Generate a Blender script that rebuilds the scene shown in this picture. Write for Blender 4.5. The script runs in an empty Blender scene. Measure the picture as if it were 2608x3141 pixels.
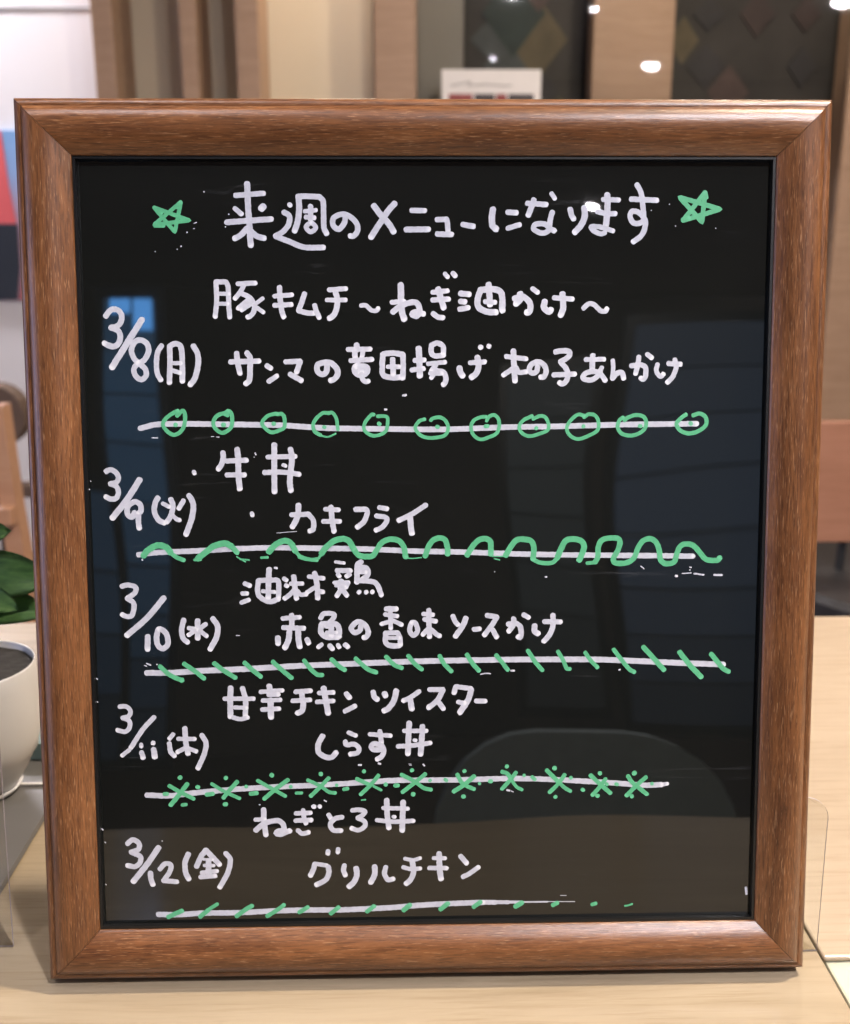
import bpy, bmesh, math, random
from mathutils import Vector, Matrix, noise
random.seed(7)
sc=bpy.context.scene
BOARD_LOC=(0.00000,-0.01776,0.00294)
BOARD_TILT=1.406735
IN_W,IN_H=0.3000,0.34270
CAM_LOC=(-0.01166, -0.43311, 0.33908)
CAM_ROT=[[0.999735, 0.006221, -0.022174], [-0.02303, 0.26436, -0.964149], [-0.000136, 0.964404, 0.264433]]

# ---------------------------------------------------------------- camera
cam=bpy.data.cameras.new('camera'); co=bpy.data.objects.new('camera',cam); sc.collection.objects.link(co)
co.matrix_world=Matrix.Translation(CAM_LOC)@Matrix(CAM_ROT).to_4x4()
cam.sensor_fit='HORIZONTAL'; cam.sensor_width=36.0; cam.lens=36*3261/2608
cam.clip_start=.02; cam.clip_end=60
cam.dof.use_dof=True; cam.dof.focus_distance=.468; cam.dof.aperture_fstop=13.5
sc.camera=co
# ---------------------------------------------------------------- world, exposure
w=bpy.data.worlds.new('World'); sc.world=w; w.use_nodes=True
w.node_tree.nodes['Background'].inputs[0].default_value=(.96,.93,.92,1)
w.node_tree.nodes['Background'].inputs[1].default_value=.10
sc.view_settings.view_transform='Standard'; sc.view_settings.look='None'
sc.view_settings.exposure=0; sc.view_settings.gamma=1
CEIL=1.75; FLOOR=-.74
# lamp positions (x, y, radius, radiance, colour): recessed ceiling downlights
WARM=(1,.85,.68); NEUT=(.97,.94,1.0)
LAMPS=[(.80,2.0,.06,560,WARM),(.84,-3.98,.019,900,NEUT),(2.36,-4.42,.075,420,NEUT),(2.96,-1.40,.075,420,NEUT),
       (1.34,-1.68,.035,260,NEUT),(.76,.05,.046,2500,WARM),(.72,-1.14,.065,1500,NEUT),(-1.75,2.80,.085,760,NEUT),(-.18,2.88,.07,230,WARM),(-.45,-.47,.085,120,NEUT)]  # includes added fills for the board front, the white wall and the fin sides
# ---------------------------------------------------------------- helpers
COL=sc.collection
def link(o,parent=None):
    COL.objects.link(o)
    if parent is not None: o.parent=parent
    return o
def obj(name,bm,mat,parent=None,smooth=False,loc=None,rot=None):
    me=bpy.data.meshes.new(name); bm.to_mesh(me); bm.free()
    if smooth:
        for p in me.polygons: p.use_smooth=True
    for m in (mat if isinstance(mat,(list,tuple)) else [mat]): me.materials.append(m)
    o=link(bpy.data.objects.new(name,me),parent)
    if loc: o.location=loc
    if rot: o.rotation_euler=rot
    return o
def thing(name,label,cat,loc=(0,0,0),rot=(0,0,0),group=None):
    o=link(bpy.data.objects.new(name,None)); o.location=loc; o.rotation_euler=rot; o.empty_display_size=.05
    return tag(o,label,cat,group)
def tag(o,label,cat,group=None):
    o['label']=label; o['category']=cat
    if group: o['group']=group
    return o
def struct(o): o['kind']='structure'; return o
def box(bm,x0,x1,y0,y1,z0,z1,bev=0):
    b=bmesh.new() if bev else bm
    vs=[b.verts.new((x,y,z)) for x in (x0,x1) for y in (y0,y1) for z in (z0,z1)]
    for f in ((0,1,3,2),(4,6,7,5),(0,4,5,1),(2,3,7,6),(0,2,6,4),(1,5,7,3)): b.faces.new([vs[i] for i in f])
    if bev:
        bmesh.ops.bevel(b,geom=b.edges[:],offset=bev,segments=2,affect='EDGES',profile=.5)
        me=bpy.data.meshes.new('tmp'); b.to_mesh(me); b.free(); bm.from_mesh(me); bpy.data.meshes.remove(me)
    return bm
def boxbm(*a,**k):
    bm=bmesh.new(); box(bm,*a,**k); bmesh.ops.recalc_face_normals(bm,faces=bm.faces[:]); return bm
def lathe(prof,n=48):
    bm=bmesh.new(); rings=[]
    for r,z in prof:
        rings.append([bm.verts.new((r*math.cos(2*math.pi*i/n),r*math.sin(2*math.pi*i/n),z)) for i in range(n)] if r>1e-6 else [bm.verts.new((0,0,z))])
    for a,b in zip(rings,rings[1:]):
        for i in range(n):
            j=(i+1)%n
            if len(a)==1: bm.faces.new((a[0],b[i],b[j]))
            elif len(b)==1: bm.faces.new((a[i],b[0],a[j]))
            else: bm.faces.new((a[i],b[i],b[j],a[j]))
    bmesh.ops.recalc_face_normals(bm,faces=bm.faces[:]); return bm
def prism(pts,y0,y1):
    """outline in x,z extruded along y"""
    bm=bmesh.new(); A=[bm.verts.new((x,y0,z)) for x,z in pts]; B=[bm.verts.new((x,y1,z)) for x,z in pts]
    bm.faces.new(A); bm.faces.new(B[::-1]); n=len(pts)
    for i in range(n): bm.faces.new((A[i],B[i],B[(i+1)%n],A[(i+1)%n]))
    bmesh.ops.recalc_face_normals(bm,faces=bm.faces[:]); return bm
def tube(pts,rad,n=8):
    bm=bmesh.new(); rings=[]
    for i,p in enumerate(pts):
        p=Vector(p); d=(Vector(pts[min(i+1,len(pts)-1)])-Vector(pts[max(i-1,0)])).normalized()
        u=d.orthogonal().normalized(); v=d.cross(u); r=rad[i] if isinstance(rad,(list,tuple)) else rad
        rings.append([bm.verts.new(p+(u*math.cos(2*math.pi*k/n)+v*math.sin(2*math.pi*k/n))*r) for k in range(n)])
    for a,b in zip(rings,rings[1:]):
        for k in range(n): bm.faces.new((a[k],a[(k+1)%n],b[(k+1)%n],b[k]))
    bm.faces.new(rings[0]); bm.faces.new(rings[-1][::-1])
    bmesh.ops.recalc_face_normals(bm,faces=bm.faces[:]); return bm
# ---------------------------------------------------------------- materials
def newmat(name):
    m=bpy.data.materials.new(name); m.use_nodes=True; nt=m.node_tree
    return m,nt,nt.nodes['Principled BSDF']
def plain(name,col,rough=.5,var=.08,scale=30,spec=.5,bump=0,coat=0):
    m,nt,p=newmat(name); N=nt.nodes; L=nt.links
    tc=N.new('ShaderNodeTexCoord'); nz=N.new('ShaderNodeTexNoise'); nz.inputs['Scale'].default_value=scale; nz.inputs['Detail'].default_value=4
    L.new(tc.outputs['Object'],nz.inputs['Vector'])
    r=N.new('ShaderNodeValToRGB'); r.color_ramp.elements[0].position=.3; r.color_ramp.elements[1].position=.7
    r.color_ramp.elements[0].color=tuple(c*(1-var) for c in col)+(1,); r.color_ramp.elements[1].color=tuple(min(1,c*(1+var)) for c in col)+(1,)
    L.new(nz.outputs['Fac'],r.inputs['Fac']); L.new(r.outputs['Color'],p.inputs['Base Color'])
    p.inputs['Roughness'].default_value=rough; p.inputs['Specular IOR Level'].default_value=spec; p.inputs['Coat Weight'].default_value=coat
    if bump:
        b=N.new('ShaderNodeBump'); b.inputs['Strength'].default_value=bump; b.inputs['Distance'].default_value=.001
        L.new(nz.outputs['Fac'],b.inputs['Height']); L.new(b.outputs['Normal'],p.inputs['Normal'])
    return m
def emit(name,col,s):
    m,nt,p=newmat(name); p.inputs['Base Color'].default_value=(.02,.02,.02,1)
    p.inputs['Emission Color'].default_value=(*col,1); p.inputs['Emission Strength'].default_value=s; return m
def mapping(nt,scale,rnd=True):
    N=nt.nodes; L=nt.links
    tc=N.new('ShaderNodeTexCoord'); mp=N.new('ShaderNodeMapping'); mp.inputs['Scale'].default_value=scale
    L.new(tc.outputs['Object'],mp.inputs['Vector'])
    if rnd:
        oi=N.new('ShaderNodeObjectInfo'); mu=N.new('ShaderNodeMath'); mu.operation='MULTIPLY'; mu.inputs[1].default_value=37
        cb=N.new('ShaderNodeCombineXYZ'); L.new(oi.outputs['Random'],mu.inputs[0])
        for i in range(3): L.new(mu.outputs[0],cb.inputs[i])
        L.new(cb.outputs[0],mp.inputs['Location'])
    return mp.outputs['Vector']
def noisen(nt,vec,scale,detail=4,rough=.55,dist=0):
    n=nt.nodes.new('ShaderNodeTexNoise'); n.inputs['Scale'].default_value=scale; n.inputs['Detail'].default_value=detail
    n.inputs['Roughness'].default_value=rough; n.inputs['Distortion'].default_value=dist; nt.links.new(vec,n.inputs['Vector']); return n.outputs['Fac']
def ramp(nt,fac,stops):
    r=nt.nodes.new('ShaderNodeValToRGB'); e=r.color_ramp.elements
    while len(e)<len(stops): e.new(.5)
    for k,(p,c) in zip(e,stops): k.position=p; k.color=(*c,1)
    nt.links.new(fac,r.inputs['Fac']); return r.outputs['Color']
def mix(nt,fac,a,b,mode='MIX'):
    m=nt.nodes.new('ShaderNodeMix'); m.data_type='RGBA'; m.blend_type=mode
    if hasattr(fac,'links'): nt.links.new(fac,m.inputs[0])
    else: m.inputs[0].default_value=fac
    for v,i in ((a,6),(b,7)):
        if hasattr(v,'links'): nt.links.new(v,m.inputs[i])
        else: m.inputs[i].default_value=(*v,1)
    return m.outputs[2]
def bumpn(nt,h,s,d,p):
    b=nt.nodes.new('ShaderNodeBump'); b.inputs['Strength'].default_value=s; b.inputs['Distance'].default_value=d
    nt.links.new(h,b.inputs['Height']); nt.links.new(b.outputs['Normal'],p.inputs['Normal'])
def frame_wood():
    m,nt,p=newmat('frame_wood')
    v=mapping(nt,(14,110,110)); v2=mapping(nt,(110,1500,1500)); v3=mapping(nt,(170,2400,2400))
    broad=noisen(nt,v,1.0,5,.6,.6)
    fine=noisen(nt,v2,1.0,4,.6,.2)
    fleck=noisen(nt,v3,1.0,2,.5)
    c=ramp(nt,broad,[(.26,(.078,.028,.0095)),(.50,(.145,.056,.0185)),(.76,(.222,.092,.033))])
    dk=ramp(nt,fine,[(.35,(.46,.42,.40)),(.52,(1,1,1)),(.8,(1.18,1.14,1.1))])
    c=mix(nt,.85,c,dk,'MULTIPLY')
    fm=ramp(nt,fleck,[(.60,(0,0,0)),(.70,(1,1,1))])
    bw=nt.nodes.new('ShaderNodeRGBToBW'); nt.links.new(fm,bw.inputs[0])
    mm=nt.nodes.new('ShaderNodeMath'); mm.operation='MULTIPLY'; mm.inputs[1].default_value=.42; nt.links.new(bw.outputs[0],mm.inputs[0])
    c=mix(nt,mm.outputs[0],c,(.44,.25,.13))
    nt.links.new(c,p.inputs['Base Color'])
    p.inputs['Roughness'].default_value=.33; p.inputs['Specular IOR Level'].default_value=.5
    bumpn(nt,fine,.25,.0004,p); return m
def table_wood(name,a,b,c_,rough=.28):
    m,nt,p=newmat(name)
    v=mapping(nt,(4,34,34)); v2=mapping(nt,(18,330,330))
    broad=noisen(nt,v,1.0,5,.6,1.2); fine=noisen(nt,v2,1.0,4,.65,.3)
    c=ramp(nt,broad,[(.3,a),(.52,b),(.75,c_)])
    dk=ramp(nt,fine,[(.33,(.86,.83,.79)),(.5,(1,1,1)),(.8,(1.03,1.03,1.02))])
    c=mix(nt,.8,c,dk,'MULTIPLY'); nt.links.new(c,p.inputs['Base Color'])
    p.inputs['Roughness'].default_value=rough; bumpn(nt,fine,.08,.0003,p); return m
def panel_mat():
    m,nt,p=newmat('black_gloss_board')
    v=mapping(nt,(1,1,1),False)
    st=noisen(nt,mapping(nt,(14,150,1),False),1.0,5,.7,1.5); blot=noisen(nt,v,16,4,.6)
    a=ramp(nt,st,[(.58,(0,0,0)),(.76,(1,1,1))]); b=ramp(nt,blot,[(.52,(0,0,0)),(.68,(1,1,1))])
    sm=mix(nt,1.0,a,b,'MULTIPLY'); bw=nt.nodes.new('ShaderNodeRGBToBW'); nt.links.new(sm,bw.inputs[0])
    k=nt.nodes.new('ShaderNodeMath'); k.operation='MULTIPLY'; k.inputs[1].default_value=.42; nt.links.new(bw.outputs[0],k.inputs[0])
    c=mix(nt,k.outputs[0],(.0066,.0074,.0068),(.11,.11,.115)); nt.links.new(c,p.inputs['Base Color'])
    rr=nt.nodes.new('ShaderNodeMath'); rr.operation='MULTIPLY_ADD'; rr.inputs[1].default_value=.03; rr.inputs[2].default_value=.004
    nt.links.new(noisen(nt,v,22,3),rr.inputs[0]); nt.links.new(rr.outputs[0],p.inputs['Roughness'])
    p.inputs['Specular IOR Level'].default_value=.72
    bumpn(nt,noisen(nt,v,7,0,.3),1.0,.0018,p); return m
def ink(name,c0,c1,rough=.42):
    m,nt,p=newmat(name); N=nt.nodes; L=nt.links
    at=N.new('ShaderNodeAttribute'); at.attribute_name='pool'
    n1=noisen(nt,mapping(nt,(1,1,1),False),420,3,.6)
    s=N.new('ShaderNodeMath'); s.operation='MULTIPLY_ADD'; s.inputs[1].default_value=.62; L.new(n1,s.inputs[0]); 
    L.new(at.outputs['Fac'],s.inputs[2])
    c=ramp(nt,s.outputs[0],[(.20,tuple(x*.88 for x in c0)),(.36,c0),(1.0,c1)])
    L.new(c,p.inputs['Base Color']); p.inputs['Roughness'].default_value=rough
    bumpn(nt,n1,.15,.0002,p); return m
M_frame=frame_wood(); M_panel=panel_mat()
M_white=ink('white_ink',(.50,.505,.565),(.74,.74,.76)); M_green=ink('green_ink',(.10,.45,.22),(.15,.55,.30),.5)
M_green.node_tree.nodes['Principled BSDF'].inputs['Alpha'].default_value=.88
M_black=plain('black_plastic',(.006,.006,.006),.35,.2)
M_table=table_wood('pale_maple_laminate',(.275,.215,.140),(.325,.258,.172),(.375,.303,.208),.13)
M_table2=table_wood('counter_laminate',(.35,.275,.195),(.37,.292,.208),(.39,.31,.222),.22)
M_cream=plain('cream_laminate',(.46,.45,.34),.4,.03,8)
M_edge=plain('dark_edge_band',(.16,.11,.06),.5)
M_post=table_wood('post_wood',(.37,.235,.15),(.41,.265,.175),(.45,.30,.20),.5)
M_postd=table_wood('door_post_wood',(.32,.20,.125),(.36,.23,.15),(.40,.26,.17),.5)
M_wall=plain('beige_wall_paint',(.62,.54,.42),.8,.03,3)
M_wallw=plain('white_wall_paint',(.80,.78,.80),.8,.02,3)
M_wallp=plain('pinkish_wall_paint',(.60,.49,.44),.7,.03,3)
M_dark=plain('dark_brown_wall',(.11,.085,.065),.7,.3,2)
M_floor=plain('brown_floor',(.10,.065,.045),.5,.15,5)
M_ceil=plain('ceiling_paint',(.6,.55,.48),.9,.03,3)
M_brown=plain('brown_fabric',(.115,.075,.055),.8,.1,60)
M_orange=table_wood('chair_wood',(.40,.21,.12),(.44,.24,.14),(.48,.28,.17),.4)
M_rose=table_wood('rosy_plywood',(.30,.14,.085),(.34,.16,.10),(.37,.18,.115),.4)
M_seat=plain('charcoal_seat',(.018,.018,.02),.5,.2,50)
M_pot=plain('white_glazed_pot',(.68,.68,.70),.32,.02,20)
M_soil=plain('dark_soil',(.02,.018,.017),.9,.4,200,bump=.8)
M_tray=plain('grey_plastic',(.125,.12,.115),.28,.06,25)
M_steel=plain('steel_grey',(.3,.3,.31),.3)
M_card=plain('white_card',(.72,.69,.68),.6,.02)
M_print=plain('dark_print',(.05,.04,.045),.6,.3,80)
M_printr=plain('red_print',(.25,.05,.05),.6,.3,80)
M_leaf,nt,p=newmat('leaf_green')
c=ramp(nt,noisen(nt,mapping(nt,(60,90,220)),1,4,.6),[(.3,(.035,.10,.035)),(.55,(.085,.19,.06)),(.75,(.17,.30,.10))]); nt.links.new(c,p.inputs['Base Color'])
p.inputs['Roughness'].default_value=.45
M_acryl,nt,p=newmat('clear_acrylic')
N=nt.nodes; tr=N.new('ShaderNodeBsdfTransparent'); gl=N.new('ShaderNodeBsdfGlossy'); gl.inputs['Roughness'].default_value=.02
fr=N.new('ShaderNodeFresnel'); fr.inputs[0].default_value=1.3; ms=N.new('ShaderNodeMixShader')
tr.inputs[0].default_value=(.95,.95,.94,1)
nt.links.new(fr.outputs[0],ms.inputs[0]); nt.links.new(tr.outputs[0],ms.inputs[1]); nt.links.new(gl.outputs[0],ms.inputs[2]); nt.links.new(ms.outputs[0],N['Material Output'].inputs[0])
M_acedge=plain('acrylic_cut_edge',(.36,.32,.36),.25)
M_lamp={}
def lampmat(col,s):
    k=(col,s)
    if k not in M_lamp: M_lamp[k]=emit('lamp_lens',col,s)
    return M_lamp[k]
# ---------------------------------------------------------------- the room
struct(obj('floor',boxbm(-6,6,-6,6,FLOOR-.1,FLOOR),M_floor))
struct(obj('ceiling',boxbm(-6,6,-6,6,CEIL,CEIL+.1),M_ceil))
WY=3.04
struct(obj('wall_white',boxbm(-3.2,-.90,WY,WY+.15,FLOOR,CEIL),M_wallw))
struct(obj('wall_beige',boxbm(-.898,-.09,WY+.002,WY+.15,FLOOR,CEIL),M_wall))
struct(obj('wall_rose',boxbm(-.088,3.2,WY+.10,WY+.2,FLOOR,CEIL),M_wallp))
struct(obj('wall_behind_camera',boxbm(-6,6,-5.6,-5.5,FLOOR,CEIL),M_dark))
o=tag(obj('wall_rail',boxbm(-3.1,-.905,WY-.004,WY-.001,.946,.951),M_steel),'thin grey rail running along the top of the white wall','rail')
# upright fins of the slatted screen
PXF=[(-.867,-.808),(-.622,-.576),(-.467,-.403)]
LABF=['upright wooden fin nearest the white wall','middle upright wooden fin of the screen','upright wooden fin beside the plain beige wall']
for (a,b),lb in zip(PXF,LABF):
    tag(obj('wooden_fin',boxbm(a,b,2.80,3.035,FLOOR,CEIL,bev=.003),M_post),lb,'post','upright fins of the screen')
tag(obj('wooden_post',boxbm(-.083,.040,2.90,3.03,FLOOR,CEIL,bev=.004),M_postd),'brown wooden post at the left edge of the dark glazing','post')
tag(obj('wooden_post',boxbm(.560,.800,2.935,3.03,FLOOR,CEIL,bev=.004),M_post),'wide pale wooden post between the two dark windows','post')
tag(obj('wooden_post',boxbm(1.322,1.48,2.90,3.03,FLOOR,CEIL,bev=.004),M_post),'wooden post at the far right of the glazing','post')
tag(obj('wooden_post',boxbm(.045,.185,3.055,3.09,FLOOR,CEIL),plain('grey_strip',(.26,.24,.21),.6,.06,4)),'grey wall strip behind the first window pane','panel')
# patterned dark boards behind the glazing: coloured lozenges
CP=[(.10,.08,.045),(.07,.045,.04),(.022,.036,.033),(.07,.064,.055),(.03,.028,.03),(.065,.062,.034),(.055,.063,.063),(.045,.03,.028)]
MP=[plain('lozenge_print',c,.7,.25,12) for c in CP]
def patterned(x0,x1,z0,z1,seed,label):
    rr=random.Random(seed); t=thing('patterned_panel',label,'wall panel',((x0+x1)/2,3.10,z0))
    cx=(x0+x1)/2
    obj('backing',boxbm(x0-cx,x1-cx,-.005,.02,0,z1-z0),plain('dark_backing',(.035,.031,.028),.7,.3,6),t)
    s=.15; k=0
    nx=int((x1-x0)/s)+2; nz=int((z1-z0)/s)+2
    for i in range(nx):
        for j in range(nz*2):
            x=x0+i*s+(s/2 if j%2 else 0); z=z0+j*s*.5
            if rr.random()<.30: continue
            hw=s*.5*rr.uniform(.6,1.3); hh=hw*rr.uniform(.9,1.5)
            if x-hw<x0 or x+hw>x1 or z-hh<z0 or z+hh>z1: continue
            obj('lozenge',prism([(x-cx-hw,z-z0),(x-cx,z-z0-hh),(x-cx+hw,z-z0),(x-cx,z-z0+hh)],-.0095-.0007*(k%40),-.0055),MP[rr.randrange(8)],t); k+=1
patterned(.19,.585,.50,1.15,3,'dark panel of muted coloured lozenges behind the narrow window')
patterned(.79,1.36,.50,1.15,11,'dark panel of muted coloured lozenges behind the wide right window')
def window(x0,x1,label):
    tag(obj('window_pane',boxbm(x0,x1,2.915,2.921,FLOOR+.1,CEIL-.02),M_acryl),label,'window')
window(.041,1.315,'large sheet of clear glazing in front of the wide wooden post and the lozenge panels')
# small price card standing in front of the glass
t=thing('small_notice',"small white notice card with a coloured printed strip against the window",'card',(.26,2.90,.60))
obj('card',boxbm(-.146,.146,0,.003,0,.165,bev=.001),M_card,t)
for a,b,m in ((-.125,-.055,M_printr),(-.05,.01,M_print),(.014,.045,M_printr),(.05,.125,M_print)):
    obj('printed_block',boxbm(a,b,-.0012,-.0002,.075,.098),m,t)
obj('printed_line',tube([(-.12,-.0006,.120),(-.09,-.0006,.126),(-.06,-.0006,.132),(-.07,-.0006,.121),(-.02,-.0006,.124),(.05,-.0006,.120),(.06,-.0006,.123)],.0014,5),M_tray,t)
# poster on the white wall
t=thing('poster','colourful poster of blue sky with red and black shapes on the white wall','poster',(-1.45,WY-.012,.095))
m,nt,p=newmat('poster_sky_print'); tc=nt.nodes.new('ShaderNodeTexCoord'); sx=nt.nodes.new('ShaderNodeSeparateXYZ'); nt.links.new(tc.outputs['Object'],sx.inputs[0])
mr=nt.nodes.new('ShaderNodeMapRange'); mr.inputs[1].default_value=0; mr.inputs[2].default_value=.51; nt.links.new(sx.outputs[2],mr.inputs[0])
nt.links.new(ramp(nt,mr.outputs[0],[(.30,(.42,.25,.30)),(.55,(.42,.32,.45)),(.75,(.28,.42,.72)),(1.0,(.22,.42,.75))]),p.inputs['Base Color']); p.inputs['Roughness'].default_value=.5
obj('sheet',boxbm(-.5,.40,0,.010,0,.51),m,t)
M_red=plain('poster_red',(.75,.13,.14),.5,.05,6); M_navy=plain('poster_black',(.02,.025,.035),.5,.1,6); M_redd=plain('poster_dark_red',(.45,.09,.09),.5,.05,6)
obj('red_shape',prism([(-.45,.235),(.245,.235),(.232,.35),(.225,.508),(-.45,.508)],-.002,-.0004),M_red,t)
obj('black_shape',prism([(-.45,.002),(.225,.002),(.243,.1),(.248,.233),(-.45,.233)],-.002,-.0004),M_navy,t)
obj('dark_red_shape',prism([(.232,.002),(.33,.002),(.315,.05),(.295,.1),(.29,.20),(.262,.20),(.258,.1)],-.002,-.0004),M_redd,t)
# ---------------------------------------------------------------- ceiling downlights
LN=['recessed ceiling downlight over the back of the room on the right','small recessed downlight far behind the viewer','recessed downlight at the far rear right','recessed downlight right of the viewer',
    'smallest recessed downlight behind the viewer','recessed downlight above the right end of the table','unseen fill downlight added behind the viewer on the right, brightest of the row','unseen downlight added beside the white wall to brighten it','unseen downlight added close above the plain beige wall to light the fin sides','recessed downlight above the left of the table']
for (x,y,r,s,col),lb in zip(LAMPS,LN):
    t=thing('ceiling_downlight',lb,'ceiling light',(x,y,CEIL),group='recessed ceiling downlights')
    obj('trim_ring',lathe([(r*1.02,-.004),(r*1.25,-.006),(r*1.3,-.0005),(r*1.02,-.0005)],32),M_card,t,True)
    obj('lens',lathe([(0,-.5*r),(.5*r,-.43*r),(.87*r,-.25*r),(r,-.002),(0,-.001)],32),lampmat(col,s),t)
# ---------------------------------------------------------------- behind the viewer (seen only as reflections in the glossy board, except the added left panel)
def lit_window(x0,x1,z0,z1,y,col,s,label,top=None,rows=(1,)):
    t=thing('evening_window',label,'window',((x0+x1)/2,y,z0)); h=z1-z0; w2=(x1-x0)/2
    for i,f in enumerate(rows):
        a=h*i/len(rows); b=h*(i+1)/len(rows)
        obj('pane',boxbm(-w2,w2,0,.01,a+.004,b-.004),emit('dusk_pane',col,s*f),t)
    obj('frame',boxbm(-w2-.03,w2+.03,-.03,-.001,-.04,h+.04),M_black,t)
    for a,b,c2 in (top or []): obj('bright_pane',boxbm(a*w2,b*w2,.012,.02,h-c2,h-.006,bev=.003),emit('bright_pane',(.12,.42,1.0),9),t)
    return t
lit_window(-.945,-.785,-.35,1.06,-3.0,(.10,.26,.50),1.5,'narrow bluish window on the left behind the viewer',[(-.75,.10,.05),(.22,.97,.10)],rows=(.12,.22,.38,.55,.72,.85,.95,1.0,1.05))
lit_window(-1.12,-.955,-.35,.45,-2.98,(.09,.22,.42),.9,'low bluish window far left behind the viewer',rows=(.2,.5,.8,1))
lit_window(.38,.66,-.25,.88,-3.0,(.25,.33,.36),.34,'dim grey blue window straight behind the viewer',rows=(.3,.5,.7,.9,1,1,.8))
lit_window(.76,1.20,-.30,1.00,-3.0,(.15,.23,.38),.85,'wide dim blue window on the right behind the viewer',rows=(.25,.45,.7,.9,1,1,.9,.75))
wl=lit_window(-.85,.85,-.25,.85,0,(.32,.36,.60),7.0,'unseen bluish glowing panel added at the left side of the room')  # added out of view to give the left frame rail its bluish sheen
wl.location=(-2.6,-.55,-.25); wl.rotation_euler=(0,0,-math.pi/2)
t=thing('reflected_chair','dark grey chair with a rounded back facing the table front','chair',(.22,-.86,FLOOR))
def rrect(x0,x1,z0,z1,r,n=6):
    P=[]
    for cx,cz,a0 in ((x1-r,z1-r,0),(x0+r,z1-r,90),(x0+r,z0+r,180),(x1-r,z0+r,270)):
        for i in range(n+1): a=math.radians(a0+90*i/n); P.append((cx+r*math.cos(a),cz+r*math.sin(a)))
    return P
M_cgrey=plain('charcoal_fabric',(.20,.235,.235),.6,.1,60)
obj('backrest',prism(rrect(-.20,.185,.38,.722,.13),-.03,0),M_cgrey,t)
obj('seat',boxbm(-.22,.22,.03,.42,.40,.45,bev=.012),M_cgrey,t)
for sx_ in (-.2,.2):
    for sy in (.04,.40): obj('leg',tube([(sx_,sy,0),(sx_*.95,sy,.40)],.014),M_steel,t)
# ---------------------------------------------------------------- tables
def tabletop(name,x0,x1,y0,y1,z,th,mat,label,legs,outline=None):
    t=thing(name,label,'table',((x0+x1)/2,(y0+y1)/2,FLOOR)); cx,cy=(x0+x1)/2,(y0+y1)/2; h=z-FLOOR
    if outline:
        bm=bmesh.new(); A=[bm.verts.new((x-cx,y-cy,h-th)) for x,y in outline]; B=[bm.verts.new((x-cx,y-cy,h)) for x,y in outline]
        bm.faces.new(A[::-1]); bm.faces.new(B)
        for i in range(len(A)): bm.faces.new((A[i],A[(i+1)%len(A)],B[(i+1)%len(A)],B[i]))
        bmesh.ops.recalc_face_normals(bm,faces=bm.faces[:]); ob=obj('table_top',bm,mat,t)
    else: obj('table_top',boxbm(x0-cx,x1-cx,y0-cy,y1-cy,h-th,h,bev=.0012),mat,t)
    for lx,ly in legs: obj('leg',boxbm(lx-.025,lx+.025,ly-.025,ly+.025,0,h-th-.001),M_edge,t)
tabletop('wooden_table',-1.3,.1868,-.315,.445,0,.025,M_table,'pale wood table carrying the framed menu board',[(-.65,-.3),(-.65,.3),(.62,-.3),(.62,.3)],outline=[(-1.3,-.315),(1.2,-.315),(1.2,-.1075),(.1868,-.1075),(.1868,.445),(-1.3,.445)])
tabletop('side_counter',.1885,1.5,-.0045,.445,0,.0028,M_table2,'pale wood counter adjoining the table behind the right side of the menu board',[(-.5,.1),(.5,.1)])
tabletop('cream_table',.1900,1.2,-.105,.40,-.0035,.022,M_cream,'cream topped low table at the bottom right corner',[(-.4,-.1),(.4,-.1)])
# ---------------------------------------------------------------- chairs in the background
t=thing('side_chair','orange wood chair with a slanting back post behind the plant','chair',(-.85,1.3,FLOOR))
def slant(x0,z0,x1,z1,w,y0,y1):
    return prism([(x0-w/2,z0),(x0+w/2,z0),(x1+w/2,z1),(x1-w/2,z1)],y0,y1)
H=-FLOOR
obj('back_post',prism([(.1785,H-.25),(.210,H-.25),(.201,H-.114),(.195,H+.05),(.180,H+.05),(.1735,H-.114)],-.02,.02),M_orange,t)
obj('back_post',slant(-.16,H-.25,-.17,H+.06,.03,-.02,.02),M_orange,t)
obj('seat_rail',boxbm(-.145,.2015,-.045,-.021,H-.145,H-.114,bev=.003),M_orange,t)
obj('leg',slant(.19,0,.185,H-.251,.035,-.02,.02),M_orange,t); obj('leg',slant(-.17,0,-.16,H-.251,.03,-.02,.02),M_orange,t)
t=thing('brown_chair','brown upholstered chair back with rounded corners against the white wall','chair',(-1.08,2.0,FLOOR))
obj('backrest',prism(rrect(-.25,.212,H-.165,H-.018,.07),-.03,.03),M_brown,t,)
obj('frame',boxbm(-.24,.235,-.02,.02,H-.285,H-.25,bev=.01),M_brown,t)
for s in (-.2,.13): obj('leg',tube([(s,0,0),(s,0,H-.16)],.012),M_seat,t)
t=thing('plywood_chair','rosy plywood backed chair with a charcoal seat right of the board','chair',(.93,1.4,FLOOR))
obj('backrest',boxbm(-.30,.30,-.008,.008,H-.223,H-.002,bev=.002),M_rose,t)
obj('back_support',tube([(-.134,.02,H-.36),(-.134,.012,H-.2)],.008),M_seat,t); obj('back_support',tube([(.16,.02,H-.36),(.16,.012,H-.2)],.008),M_seat,t)
obj('seat',lathe([(0,H-.352),(.25,H-.352),(.262,H-.34),(.262,H-.295),(.25,H-.284),(0,H-.280)],40),M_seat,t,False)
obj('leg',tube([(0,0,.0),(0,0,H-.353)],.03,12),M_steel,t); obj('foot',lathe([(0,0),(.2,0),(.2,.01),(.03,.03),(0,.03)],32),M_steel,t)
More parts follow.
